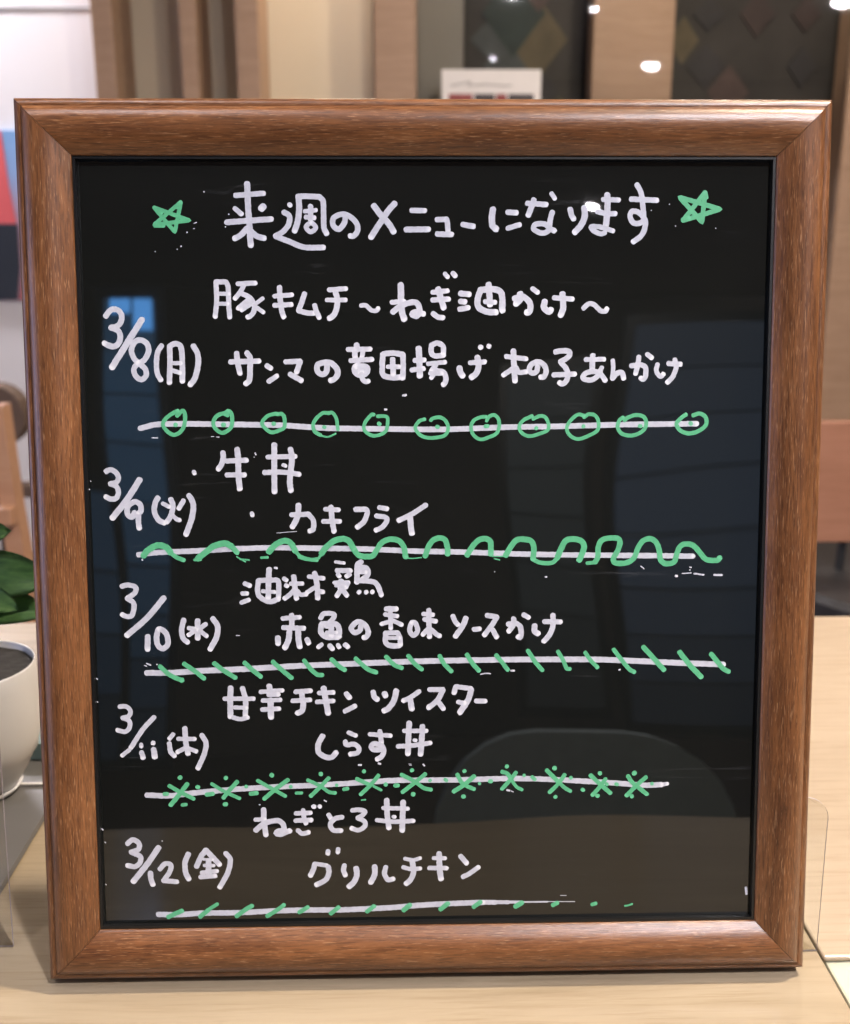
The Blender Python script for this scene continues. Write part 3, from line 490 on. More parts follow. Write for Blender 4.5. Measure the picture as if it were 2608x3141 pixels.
["green_wave","under the second day","g",[[2.83,-125.92,0.0,-123.94,2.41,-119.57,4.66,-115.78,3.81,-113.93,1.37],[1.89,-113.93,1.37,-111.13,-0.83,-108.05,-2.07],[1.23,-103.5,-1.96,-100.62,-1.88],[2.74,-102.05,-1.38,-98.63,1.26,-94.72,4.15,-89.91,5.32,-87.06,4.09],[2.37,-87.06,4.09,-84.49,1.16],[0.66,-84.77,-0.63,-80.98,-3.0],[0.76,-83.36,-1.76,-79.29,-2.18],[1.14,-73.98,-1.2,-71.1,-1.02],[2.66,-70.57,1.31,-67.39,4.68,-63.52,6.35,-60.66,5.12,-58.8,1.71],[1.62,-58.8,1.71,-56.91,-0.49,-53.09,-1.98,-49.24,-2.5],[1.14,-57.4,-1.12,-53.57,-2.22,-48.27,-1.53],[1.15,-48.26,-1.04,-46.79,0.41],[2.67,-47.28,0.41,-45.8,2.59,-41.91,5.96,-38.05,7.05,-35.17,6.16,-32.81,2.25],[2.49,-32.81,2.25,-30.67,-0.44,-26.09,-1.06,-24.16,-0.49],[2.49,-24.16,-0.49,-22.69,1.94,-20.25,5.33,-16.38,6.76,-12.53,5.76,-10.62,2.83,-9.92,-1.32],[0.58,-9.68,-1.81,-6.78,-1.98,-2.92,-1.62],[2.5,-1.22,-1.04,0.25,3.24,2.43,6.14,5.33,7.1,7.74,6.11,8.7,2.69,8.79,-0.24],[2.51,17.41,-0.79,20.07,3.59,22.73,6.1,25.63,6.62,27.81,5.24,28.07,-0.37],[0.44,28.56,-1.45,33.89,-1.39],[0.58,29.53,-2.34,31.96,-2.94],[2.52,34.62,-1.01,37.27,3.47,39.68,5.99,42.59,6.26,45.98,5.5,47.22,2.42,46.91,-2.71],[1.94,47.11,-2.96,50.42,-4.35,55.29,-4.39,57.7,-2.54],[2.63,57.7,-2.3,59.6,2.33,61.51,5.5,64.91,6.2,68.32,5.35,69.7,3.0,69.01,0.07,67.54,-3.35],[1.66,71.11,-4.7,74.76,-4.38],[2.44,74.76,-4.24,75.85,-1.94,76.13,2.71,77.55,5.53,80.46,6.49,84.84,6.36,85.74,4.6,84.92,1.18,82.93,-2.73,83.64,-4.6,88.42,-4.73,92.04,-2.55,94.15,2.58,96.54,5.5,99.45,6.11,101.92,4.48,103.45,1.05,104.01,-3.13,106.25,-5.11,110.15,-4.5,111.3,-0.97,112.69,2.45,115.11,3.66,118.54,3.0,121.54,-0.06,124.55,-3.28,129.47,-3.9,130.81,-2.68]]],
["written_character","3 of the third date","w",[[2.27,-135.83,-13.55,-133.04,-12.99,-129.82,-14.09,-130.18,-16.52,-133.72,-19.09],[2.27,-133.72,-19.09,-131.13,-20.77,-130.84,-23.61,-132.05,-26.94,-134.46,-27.11,-136.26,-26.26]]],
["written_character","slash of the third date","w",[[2.66,-117.5,-18.97,-125.36,-28.08,-134.36,-35.77]]],
["written_character","1 of the third date","w",[[2.58,-125.13,-36.2,-125.41,-42.26]]],
["written_character","0 of the third date","w",[[2.48,-120.22,-33.04,-121.2,-36.97,-120.59,-40.68,-118.55,-41.83,-116.32,-39.98,-116.68,-35.53,-118.87,-33.2,-120.22,-33.04]]],
["written_character","opening bracket of the third date","w",[[2.39,-108.93,-28.81,-110.02,-33.62,-109.4,-37.32,-107.47,-39.17]]],
["written_character","水 of the third date","w",[[2.48,-102.77,-29.25,-102.99,-37.53],[2.01,-106.86,-32.66,-103.84,-33.18],[2.01,-103.85,-33.67,-107.04,-35.86],[2.11,-99.2,-30.91,-102.65,-33.68],[2.01,-101.93,-33.94,-98.85,-36.43]]],
["written_character","closing bracket of the third date","w",[[2.49,-96.1,-28.42,-94.06,-31.79,-94.52,-36.72,-97.55,-42.37]]],
["written_character","油 of the third day","w",[[2.19,-81.55,-12.75,-79.26,-13.75],[2.01,-82.8,-17.25,-80.4,-17.27],[2.01,-83.18,-21.31,-79.78,-20.11],[2.29,-75.46,-11.58,-75.84,-15.74,-75.03,-18.68,-70.73,-21.02,-66.61,-19.83],[2.29,-75.46,-11.48,-69.59,-11.28,-66.61,-11.89,-66.65,-19.24],[2.48,-70.55,-6.39,-70.94,-11.86,-71.18,-19.2],[1.82,-73.77,-16.24,-68.24,-16.68]]],
["written_character","淋 of the third day","w",[[2.01,-64.04,-10.69,-62.85,-11.53],[1.91,-63.36,-13.63,-62.65,-14.13],[2.39,-59.68,-9.65,-59.28,-14.4,-58.64,-19.7],[1.91,-61.19,-13.01,-55.88,-12.96],[2.11,-59.54,-15.62,-61.51,-17.81,-63.95,-19.65],[2.01,-58.11,-16.37,-56.68,-17.95,-54.27,-17.77],[2.39,-50.41,-8.25,-49.38,-13.99,-49.22,-19.77],[2.01,-53.08,-9.8,-46.44,-10.68],[2.02,-50.36,-14.71,-54.01,-16.99],[2.11,-48.93,-16.19,-46.77,-16.85]]],
["written_character","鶏 of the third day","w",[[1.44,-41.28,-3.29,-37.19,-3.91],[2.21,-40.51,-7.21,-34.33,-7.25],[2.01,-40.14,-8.92,-39.43,-9.9],[2.21,-34.84,-8.96,-36.29,-9.78],[1.92,-41.74,-12.67,-35.46,-12.63],[2.98,-38.74,-12.11,-38.78,-15.54],[2.21,-38.53,-15.54,-40.75,-18.71],[2.21,-38.29,-15.54,-36.15,-18.6],[2.21,-35.94,-13.11,-36.59,-14.82],[1.44,-41.17,-14.05,-36.83,-14.57],[2.49,-29.56,-3.28,-31.32,-4.83,-31.73,-12.56],[2.5,-30.22,-5.91,-27.32,-6.33,-26.87,-9.26,-29.31,-11.45],[1.92,-30.48,-8.01,-27.58,-8.04],[2.31,-31.48,-11.68,-24.24,-12.47,-22.42,-14.2,-20.76,-18.53],[2.22,-30.91,-16.88,-30.67,-17.08],[2.12,-27.76,-16.95,-27.48,-17.1],[2.12,-24.96,-16.83,-24.71,-16.98]]],
["written_character","赤 of the third day","w",[[2.12,-64.97,-28.7,-57.32,-28.18],[2.41,-60.93,-27.16,-60.89,-33.08],[2.31,-64.8,-32.8,-55.46,-33.22],[2.6,-62.02,-34.55,-62.58,-38.5,-64.24,-42.05],[2.61,-58.15,-34.58,-58.07,-38.54,-57.54,-41.62],[2.6,-67.26,-37.37,-67.21,-40.19],[2.32,-54.33,-38.18,-53.48,-40.07]]],
["written_character","魚 of the third day","w",[[2.22,-48.13,-28.75,-46.65,-26.69,-42.2,-26.83,-42.42,-28.8,-44.77,-31.24],[2.51,-47.79,-31.71,-47.93,-35.17,-45.34,-37.32,-40.49,-37.36],[2.51,-47.68,-31.22,-41.14,-31.52,-39.86,-33.76,-40.0,-37.22],[1.93,-45.76,-32.47,-42.85,-32.5],[2.51,-43.33,-32.24,-43.39,-36.69],[1.64,-45.55,-35.19,-40.94,-35.23],[2.03,-47.72,-40.62,-49.38,-41.94],[2.33,-44.18,-41.24,-42.89,-42.74],[2.04,-40.53,-40.93,-39.86,-42.08],[2.33,-37.27,-40.81,-36.02,-41.86]]],
["written_character","の of the third day","w",[[2.42,-30.14,-32.36,-30.74,-34.58,-33.18,-35.3,-34.37,-33.06,-31.43,-30.47,-28.05,-32.13,-26.86,-35.36,-27.76,-37.43,-28.93,-37.71]]],
["written_character","香 of the third day","w",[[2.42,-18.86,-24.71,-14.15,-24.75],[2.04,-19.26,-27.27,-13.69,-28.06],[2.04,-16.92,-25.56,-16.74,-33.57],[1.94,-17.1,-30.5,-20.9,-31.55],[2.04,-16.13,-29.86,-11.77,-32.03],[2.43,-18.99,-35.67,-19.02,-40.13,-16.7,-41.49,-12.8,-41.53],[2.24,-18.99,-35.67,-13.73,-35.57],[2.24,-13.73,-35.57,-12.68,-37.96,-12.55,-41.19],[1.75,-17.64,-38.01,-12.78,-37.96]]],
["written_character","味 of the third day","w",[[2.24,-7.38,-31.17,-8.28,-34.53,-6.68,-36.92,-4.73,-34.81,-5.68,-31.34,-7.38,-31.08],[2.33,0.32,-25.31,0.4,-32.63,0.62,-37.68],[2.14,-2.16,-27.17,2.26,-27.6],[2.24,-1.69,-29.64,3.47,-30.58],[2.24,-0.1,-34.11,-2.44,-36.56],[2.24,1.36,-34.37,3.79,-36.52,5.26,-37.23]]],
["written_character","ソ of the third day","w",[[2.24,11.05,-28.17,12.12,-30.75,13.49,-32.35],[2.54,17.0,-29.16,15.53,-32.76,12.21,-37.54]]],
["written_character","long dash of the third day","w",[[2.25,20.51,-34.44,23.24,-34.21]]],
["written_character","ス of the third day","w",[[2.35,26.35,-28.05,30.89,-28.83],[2.35,30.89,-28.83,28.71,-32.38,25.2,-37.06],[2.35,28.96,-34.61,30.77,-38.0]]],
["written_character","か of the third day","w",[[2.35,35.88,-32.19,38.96,-31.72,41.31,-33.23,41.77,-36.46,41.34,-38.45,40.36,-37.79],[2.45,38.46,-29.59,38.23,-32.46,36.19,-35.42],[2.25,42.85,-27.9,45.2,-29.2]]],
["written_character","け of the third day","w",[[2.65,47.86,-32.94,47.88,-35.52,49.5,-36.63],[2.26,52.25,-31.1,59.59,-31.26],[2.46,56.14,-28.16,56.08,-33.11,54.65,-37.07,51.98,-40.13]]],
["white_divider","under the third day","w",[[2.59,-126.12,-52.89,-115.96,-52.99,-101.41,-52.23,-82.04,-51.53,-62.49,-50.52,-45.98,-49.93,-26.53,-49.37,-6.9,-48.81,12.61,-48.55,39.22,-48.35,56.75,-48.45,76.38,-48.71,96.21,-49.65,115.93,-50.74,133.76,-51.51]]],
["green_slash","","g",[[2.11,-120.09,-49.96,-115.99,-53.77,-110.5,-56.51],[2.12,-110.48,-55.92,-110.36,-56.66]]],
["green_slash","","g",[[2.11,-109.32,-48.83,-104.34,-52.5,-100.54,-55.67]]],
["green_slash","","g",[[2.12,-95.86,-48.76,-91.73,-52.12,-86.57,-55.46]]],
["green_slash","","g",[[2.12,-82.34,-48.59,-79.11,-51.75,-75.19,-55.12]]],
["green_slash","","g",[[2.13,-69.72,-48.26,-66.0,-51.88,-61.45,-55.81]]],
["green_slash","","g",[[2.04,-55.73,-47.85,-52.39,-52.26,-49.98,-54.27,-47.65,-54.64]]],
["green_slash","","g",[[2.14,-43.42,-47.47,-40.15,-50.63,-37.49,-52.45]]],
["green_slash","","g",[[2.04,-32.71,-47.12,-28.94,-50.74,-26.52,-52.51,-23.36,-53.64]]],
["green_slash","","g",[[2.05,-18.91,-46.51,-15.28,-50.27,-11.87,-51.75]]],
["green_slash","","g",[[2.05,-9.06,-46.1,-6.0,-49.96,-2.89,-52.49]]],
["green_slash","","g",[[2.06,5.1,-46.23,7.19,-50.09,10.47,-53.47]]],
["green_slash","","g",[[2.06,17.32,-45.85,19.92,-49.96,22.86,-53.34]]],
["green_slash","","g",[[1.97,30.54,-46.17,33.64,-50.09,35.86,-53.11]]],
["green_slash","","g",[[2.0,44.94,-44.37,48.21,-49.49,51.48,-53.42]]],
["green_slash","","g",[[1.88,58.43,-44.69,60.68,-48.6,62.59,-52.72,63.92,-52.88]]],
["green_slash","","g",[[1.88,70.72,-45.35,73.47,-49.22,76.46,-52.35]]],
["green_slash","","g",[[1.99,83.59,-44.07,87.25,-48.85,90.77,-53.14,93.26,-54.67]]],
["green_slash","","g",[[2.29,97.01,-43.1,101.03,-47.48,106.67,-53.8]]],
["green_slash","","g",[[2.4,113.57,-45.6,118.39,-51.66,123.71,-57.23]]],
["green_slash","","g",[[2.3,127.91,-46.58,131.73,-51.28,133.77,-53.56,136.18,-54.84]]],
["written_character","3 of the fourth date","w",[[2.12,-138.72,-68.25,-135.81,-68.23,-133.93,-70.15,-134.74,-72.64,-137.53,-73.51],[2.12,-137.53,-73.51,-134.66,-74.74,-134.47,-77.65,-136.43,-79.79,-140.05,-79.1]]],
["written_character","slash of the fourth date","w",[[2.22,-123.35,-73.16,-128.88,-79.22,-134.24,-87.31],[1.94,-135.01,-88.31,-138.4,-90.94]]],
["written_character","first 1 of the fourth date, with a broken stroke","w",[[1.84,-129.57,-85.75,-129.61,-86.86],[2.33,-129.5,-89.53,-128.89,-92.06]]],
["written_character","second 1 of the fourth date, with a broken stroke","w",[[2.04,-124.19,-84.91,-124.21,-85.56],[2.63,-124.04,-88.08,-123.67,-91.77]]],
["written_character","opening bracket of the fourth date, with a gap","w",[[2.04,-115.08,-81.28,-116.94,-83.38],[2.24,-117.0,-85.39,-116.43,-89.43,-114.73,-91.37]]],
["written_character","木 of the fourth date","w",[[2.43,-109.79,-78.53,-109.57,-84.47,-108.75,-90.43],[1.95,-113.09,-83.42,-105.4,-83.51],[2.05,-109.65,-87.59,-113.51,-89.56],[2.05,-109.16,-87.6,-104.91,-89.31]]],
["written_character","closing bracket of the fourth date","w",[[2.34,-102.28,-81.78,-100.47,-85.58,-101.43,-90.61,-104.44,-97.25]]],
["written_character","甘 of the fourth day","w",[[2.62,-88.88,-60.03,-89.11,-65.62,-89.19,-73.53],[2.42,-83.54,-60.28,-82.3,-65.69,-82.55,-73.2],[2.04,-91.77,-65.09,-78.54,-65.23],[1.85,-87.24,-69.14,-81.89,-69.45],[2.04,-88.07,-73.74,-84.92,-74.58,-81.4,-73.82]]],
["written_character","辛 of the fourth day","w",[[2.62,-71.56,-59.4,-71.13,-62.3],[2.04,-75.51,-62.11,-65.57,-61.51],[2.24,-72.03,-63.4,-67.55,-63.34],[2.04,-74.76,-66.12,-66.62,-65.85],[2.14,-74.99,-70.27,-67.18,-69.95],[2.82,-71.1,-65.81,-71.01,-73.93]]],
["written_character","チ of the fourth day","w",[[2.24,-59.83,-62.27,-53.0,-61.84],[2.15,-61.26,-66.41,-53.16,-65.99],[2.54,-57.02,-63.45,-56.41,-67.96,-57.04,-70.96,-59.16,-72.2]]],
["written_character","キ of the fourth day","w",[[2.15,-49.26,-62.93,-42.67,-62.7],[2.15,-50.29,-67.02,-42.72,-66.6],[2.64,-47.13,-60.65,-46.14,-67.07,-45.24,-72.35]]],
["written_character","ン of the fourth day","w",[[2.54,-37.06,-63.25,-35.57,-65.27],[2.26,-37.89,-71.52,-33.07,-69.06]]],
["written_character","ツ of the fourth day","w",[[2.45,-24.93,-62.63,-24.32,-65.04,-23.01,-66.2],[2.65,-19.8,-63.43,-19.32,-64.59],[2.65,-14.51,-62.23,-15.42,-66.38,-17.9,-70.12,-20.21,-71.51]]],
["written_character","イ of the fourth day","w",[[2.26,-4.1,-62.59,-8.04,-65.31,-11.38,-66.93],[2.66,-8.14,-66.46,-7.57,-70.74]]],
["written_character","ス of the fourth day","w",[[2.26,0.46,-61.83,6.68,-61.9],[2.46,6.58,-62.0,4.22,-66.59,0.03,-70.21],[2.37,4.7,-67.85,6.81,-70.74]]],
["written_character","タ of the fourth day","w",[[2.37,12.32,-60.65,11.58,-63.55],[2.27,12.32,-60.55,19.34,-61.57],[2.67,19.34,-61.97,17.97,-66.73,14.13,-72.63],[2.18,13.4,-67.69,16.49,-68.32]]],
["written_character","long dash of the fourth day","w",[[2.28,21.5,-67.32,25.83,-67.42]]],
["written_character","し of the fourth day","w",[[2.56,-47.9,-82.75,-49.92,-86.67,-49.73,-90.46,-46.57,-92.68,-43.86,-92.66,-41.87,-90.55]]],
["written_character","ら of the fourth day","w",[[2.07,-36.27,-81.27,-32.85,-82.82],[2.27,-37.74,-85.39,-37.17,-87.07,-33.73,-86.75,-31.63,-88.65,-32.29,-90.82,-35.5,-91.39]]],
["written_character","す of the fourth day","w",[[2.07,-26.71,-82.23,-17.14,-82.99],[2.27,-22.03,-80.77,-21.34,-86.49],[2.38,-21.96,-89.52,-24.91,-89.38,-25.98,-88.21,-24.88,-86.7,-21.35,-87.6,-20.34,-90.04,-21.24,-92.57,-23.47,-93.96]]],
["written_character","丼 after す","w",[[2.08,-11.22,-80.84,-0.85,-80.95],[2.18,-13.97,-87.99,-8.16,-87.75,0.81,-86.59],[2.57,-8.7,-77.13,-9.13,-84.6,-9.42,-91.59],[2.57,-2.71,-78.71,-3.13,-85.68,-3.65,-92.01],[1.69,-6.67,-85.24,-5.69,-85.35]]],
["white_divider","under the fourth day","w",[[2.5,-127.86,-109.44,-117.59,-109.87,-102.84,-108.37,-83.22,-106.94,-63.43,-106.11,-46.58,-105.56,-30.01,-104.69,-15.19,-103.95,-0.36,-103.98,14.5,-104.01,36.51,-103.66,53.21,-104.17,68.14,-105.12,83.11,-106.23,98.1,-107.49,106.65,-107.44],[1.84,106.65,-107.44,109.34,-107.01]]],
["green_cross","","g",[[1.86,-117.61,-105.13,-112.65,-108.14,-106.61,-111.38],[2.16,-109.36,-104.32,-112.66,-108.75,-117.13,-114.2],[2.15,-112.65,-101.28,-112.42,-101.54],[1.96,-104.94,-105.8,-104.41,-106.06],[1.67,-111.93,-114.21,-110.11,-113.98],[1.86,-119.92,-108.97,-118.45,-108.99]]],
["green_cross","","g",[[1.67,-98.34,-104.46,-93.03,-107.98,-85.85,-111.48],[1.97,-86.8,-103.58,-90.58,-107.76,-93.26,-111.14],[2.16,-92.01,-101.74,-91.81,-101.89],[1.97,-92.78,-114.1,-91.95,-114.11],[1.97,-100.77,-109.51,-97.87,-109.09],[1.77,-82.98,-105.92,-82.59,-106.02]]],
["green_cross","","g",[[1.77,-77.62,-103.23,-70.92,-107.24,-65.18,-110.62],[1.98,-63.86,-103.0,-69.44,-107.25,-74.84,-111.78],[2.17,-71.28,-100.52,-71.0,-101.03],[2.07,-80.89,-109.3,-78.08,-108.98],[1.68,-62.84,-106.22,-62.44,-106.22]]],
["green_cross","","g",[[1.68,-55.02,-103.21,-49.25,-106.08,-45.35,-108.98,-42.5,-109.43],[1.88,-45.36,-102.36,-48.76,-105.98,-53.65,-110.77],[2.18,-49.17,-100.48,-48.78,-100.48],[1.49,-60.38,-109.3,-57.77,-109.24],[1.59,-41.96,-105.81,-41.66,-105.86],[1.79,-38.68,-107.74,-36.85,-107.45]]],
["green_cross","","g",[[1.89,-32.66,-102.97,-27.02,-105.74],[1.29,-25.05,-106.53,-21.61,-108.36],[1.89,-22.79,-101.46,-26.53,-106.0,-31.01,-110.28],[1.89,-29.52,-99.39,-29.28,-99.5],[2.09,-19.71,-105.68,-19.42,-105.68],[1.89,-15.32,-106.34,-13.84,-106.21],[0.7,-30.64,-112.95,-28.81,-112.77]]],
["green_cross","","g",[[1.89,-12.33,-101.23,-6.27,-104.56,-2.33,-107.58,1.04,-108.38],[1.9,-1.56,-101.05,-6.27,-104.97,-11.98,-109.4],[1.99,-7.72,-99.04,-7.53,-99.35],[2.1,-7.39,-110.38,-6.89,-110.48],[1.7,0.51,-103.93,0.7,-104.14],[1.6,7.33,-103.61,8.17,-104.23]]],
["green_cross","","g",[[1.9,12.93,-101.38,15.5,-105.75,20.7,-108.47],[2.1,20.7,-102.34,16.49,-106.02,11.28,-109.53],[2.0,16.19,-99.79,16.34,-100.04],[2.11,15.6,-111.74,16.09,-111.9],[1.51,22.98,-105.74,23.23,-105.95],[1.91,27.74,-104.78,28.53,-104.84]]],
["green_cross","","g",[[2.01,33.37,-100.35,35.86,-101.4,37.6,-103.98],[1.61,37.6,-103.98,39.85,-107.33,42.59,-109.05],[1.91,39.82,-100.79,37.35,-103.97,33.4,-108.53],[2.11,35.49,-97.93,35.69,-97.98],[1.61,43.35,-102.1,43.55,-102.41],[1.71,47.03,-102.97,48.53,-104.21]]],
["green_cross","","g",[[2.01,53.81,-99.93,59.22,-105.52],[1.82,59.22,-105.52,62.23,-108.37,64.84,-109.95],[1.92,62.07,-102.08,59.23,-106.29,55.18,-110.34],[2.32,57.27,-99.0,57.62,-99.01],[2.02,57.79,-112.42,57.99,-112.63],[1.72,64.82,-103.39,64.97,-103.8],[1.82,70.11,-109.14,70.71,-109.51]]],
["green_cross","","g",[[2.02,73.86,-102.47,78.65,-107.04,83.2,-111.1],[1.93,80.76,-104.4,78.17,-108.06,74.83,-111.97],[2.02,78.13,-101.5,78.24,-101.81],[2.03,76.83,-112.25,77.43,-112.26],[1.62,81.14,-106.56,81.64,-107.08],[1.73,85.53,-106.76,86.23,-107.03]]],
["green_cross","","g",[[2.03,91.06,-103.09,92.85,-105.93,94.62,-107.49],[2.03,94.62,-107.49,99.94,-111.82],[2.03,99.3,-103.81,95.12,-107.5,90.55,-112.32],[2.44,93.87,-101.59,94.18,-101.95],[1.93,92.8,-112.35,93.11,-112.87],[1.63,102.09,-106.61,102.15,-107.07]]],
["written_character","ね of the fifth day","w",[[2.48,-75.11,-116.79,-75.11,-122.01,-74.36,-128.95],[1.98,-79.05,-121.65,-74.61,-121.5],[2.48,-79.0,-126.68,-74.64,-123.3,-68.7,-122.2,-66.52,-123.92,-65.92,-126.49],[2.49,-65.92,-126.49,-65.82,-126.75,-68.8,-127.23,-69.7,-128.14,-67.84,-128.78,-66.09,-128.03,-63.46,-127.04]]],
["written_character","ぎ of the fifth day","w",[[2.09,-60.66,-118.92,-53.75,-118.7],[2.19,-60.81,-122.3,-53.5,-122.14],[2.19,-57.28,-117.38,-56.84,-121.22,-56.0,-123.8],[2.19,-59.8,-126.94,-57.85,-128.4,-54.87,-127.93],[2.19,-52.57,-115.64,-52.08,-115.91],[1.99,-49.85,-115.68,-49.46,-115.79]]],
["written_character","と of the fifth day","w",[[2.19,-45.71,-119.68,-44.6,-121.64],[2.3,-39.55,-120.94,-43.02,-121.76,-45.03,-124.46,-43.58,-127.05,-40.02,-127.3]]],
["written_character","ろ of the fifth day","w",[[2.2,-34.96,-117.82,-32.09,-117.6,-29.13,-118.25,-30.14,-120.03,-32.53,-121.44],[2.2,-32.53,-121.44,-29.43,-123.12,-29.3,-125.44,-32.19,-127.2,-35.4,-126.23]]],
["written_character","丼 of the fifth day","w",[[2.0,-20.86,-116.87,-9.57,-117.32],[2.1,-23.83,-122.53,-16.3,-123.4,-6.98,-123.11],[2.5,-19.2,-113.1,-19.0,-119.66,-18.31,-126.36],[2.6,-11.68,-114.02,-11.97,-120.78,-12.26,-127.73],[1.8,-16.28,-121.04,-15.49,-121.15]]],
["written_character","3 of the fifth date","w",[[2.36,-137.32,-132.22,-134.9,-130.45,-132.1,-131.93,-132.34,-134.86,-135.82,-136.2],[2.37,-135.82,-136.2,-131.71,-138.21,-131.7,-141.04,-134.08,-143.07,-137.65,-142.51]]],
["written_character","slash of the fifth date","w",[[2.67,-123.07,-134.06,-128.88,-142.37,-135.19,-150.19]]],
["written_character","1 of the fifth date","w",[[2.48,-127.27,-146.11,-127.12,-149.11,-126.31,-151.82]]],
["written_character","2 of the fifth date","w",[[2.28,-122.93,-144.52,-120.49,-141.97,-117.89,-142.53,-118.64,-146.13,-121.46,-149.97],[2.29,-121.46,-149.97,-115.21,-150.58]]],
["written_character","opening bracket of the fifth date","w",[[2.48,-109.76,-137.38,-111.46,-141.59,-111.24,-146.24,-109.94,-149.47]]],
["written_character","金 of the fifth date","w",[[2.49,-106.22,-143.47,-104.13,-138.85,-101.83,-135.69],[2.48,-101.83,-135.69,-98.71,-139.29,-95.68,-142.74],[1.29,-103.17,-140.0,-98.74,-140.32],[1.69,-102.75,-143.0,-98.31,-143.06],[2.59,-100.72,-140.7,-100.85,-145.87],[1.99,-104.08,-146.44,-96.89,-145.67],[2.19,-104.62,-148.51,-97.69,-147.99]]],
["written_character","closing bracket of the fifth date","w",[[2.39,-92.84,-137.31,-90.83,-140.33,-92.06,-146.51,-95.94,-153.61]]],
["written_character","グ of the fifth day","w",[[2.41,-52.31,-143.04,-52.99,-145.52,-54.37,-148.51],[2.01,-52.45,-142.84,-46.76,-143.8],[2.41,-46.17,-144.32,-45.91,-147.18,-47.35,-150.53,-51.76,-152.96],[2.21,-46.17,-136.92,-46.34,-138.27],[2.11,-41.55,-136.01,-41.72,-137.55]]],
["written_character","リ of the fifth day","w",[[2.31,-38.81,-143.81,-39.24,-146.24,-38.37,-148.69],[2.62,-33.51,-145.18,-33.14,-148.4,-34.42,-151.76,-36.84,-154.17]]],
["written_character","ル of the fifth day","w",[[2.62,-24.9,-144.52,-25.03,-148.52,-26.86,-152.28],[2.32,-19.82,-144.85,-20.44,-148.06,-18.97,-150.94,-16.38,-150.62]]],
["written_character","チ of the fifth day","w",[[1.82,-11.18,-141.03,-7.45,-141.76,-3.96,-140.87],[2.02,-11.95,-145.07,-8.47,-146.05,-3.98,-145.8],[2.53,-7.7,-142.53,-7.08,-147.21,-8.5,-151.09,-10.6,-153.04]]],
["written_character","キ of the fifth day","w",[[1.92,2.02,-140.96,7.5,-141.09],[2.13,0.01,-145.65,8.14,-145.87],[2.63,4.67,-138.66,4.85,-145.83,5.48,-151.04]]],
["written_character","ン of the fifth day","w",[[2.43,14.49,-140.15,17.33,-143.66],[2.24,15.48,-150.14,18.48,-148.62,22.73,-145.56]]],
["white_divider","at the foot of the board, fading out to the right","w",[[2.55,-124.4,-166.06,-115.78,-166.34,-103.26,-165.75,-88.35,-165.82,-73.41,-165.27,-58.46,-165.02,-41.4,-165.13,-32.55,-164.95,-17.55,-164.39,-2.52,-163.36,12.51,-162.8,25.01,-162.52],[2.3,23.8,-162.5,30.58,-162.6],[1.85,29.83,-162.51,36.61,-162.61],[1.39,35.86,-162.55,42.65,-162.66],[0.77,42.65,-162.62,54.72,-162.65],[0.39,53.97,-162.56,67.26,-162.76]]],
["green_slash","","g",[[2.2,-119.73,-167.32,-116.21,-165.65,-113.3,-164.4]]],
["green_slash","","g",[[2.11,-105.2,-167.39,-101.29,-164.16],[1.7,-101.29,-164.06,-97.16,-161.41]]],
["green_slash","","g",[[2.11,-88.56,-167.38,-84.41,-164.31,-81.39,-162.53]]],
["green_slash","","g",[[2.02,-74.53,-167.6,-70.0,-164.79,-66.72,-162.34]]],
["green_slash","","g",[[2.02,-59.81,-165.99,-55.79,-163.55]]],
["green_slash","","g",[[2.03,-45.36,-166.79,-41.58,-163.81]]],
["green_slash","","g",[[2.03,-28.68,-166.1,-25.31,-163.48]]],
["green_slash","","g",[[2.34,-11.82,-165.68,-8.8,-163.11]]],
["green_slash","","g",[[2.25,5.21,-165.57,8.72,-162.69]]],
["green_slash","","g",[[2.15,20.5,-164.6,23.76,-162.18]]],
["green_slash","","g",[[2.36,39.88,-164.63,42.89,-162.84]]],
["green_slash","","g",[[2.06,57.08,-164.26,59.34,-163.19]]],
["green_slash","","g",[[1.76,75.37,-164.22,77.13,-163.72]]],
["green_slash","","g",[[0.93,90.62,-165.13,91.78,-164.99,94.04,-164.29]]],
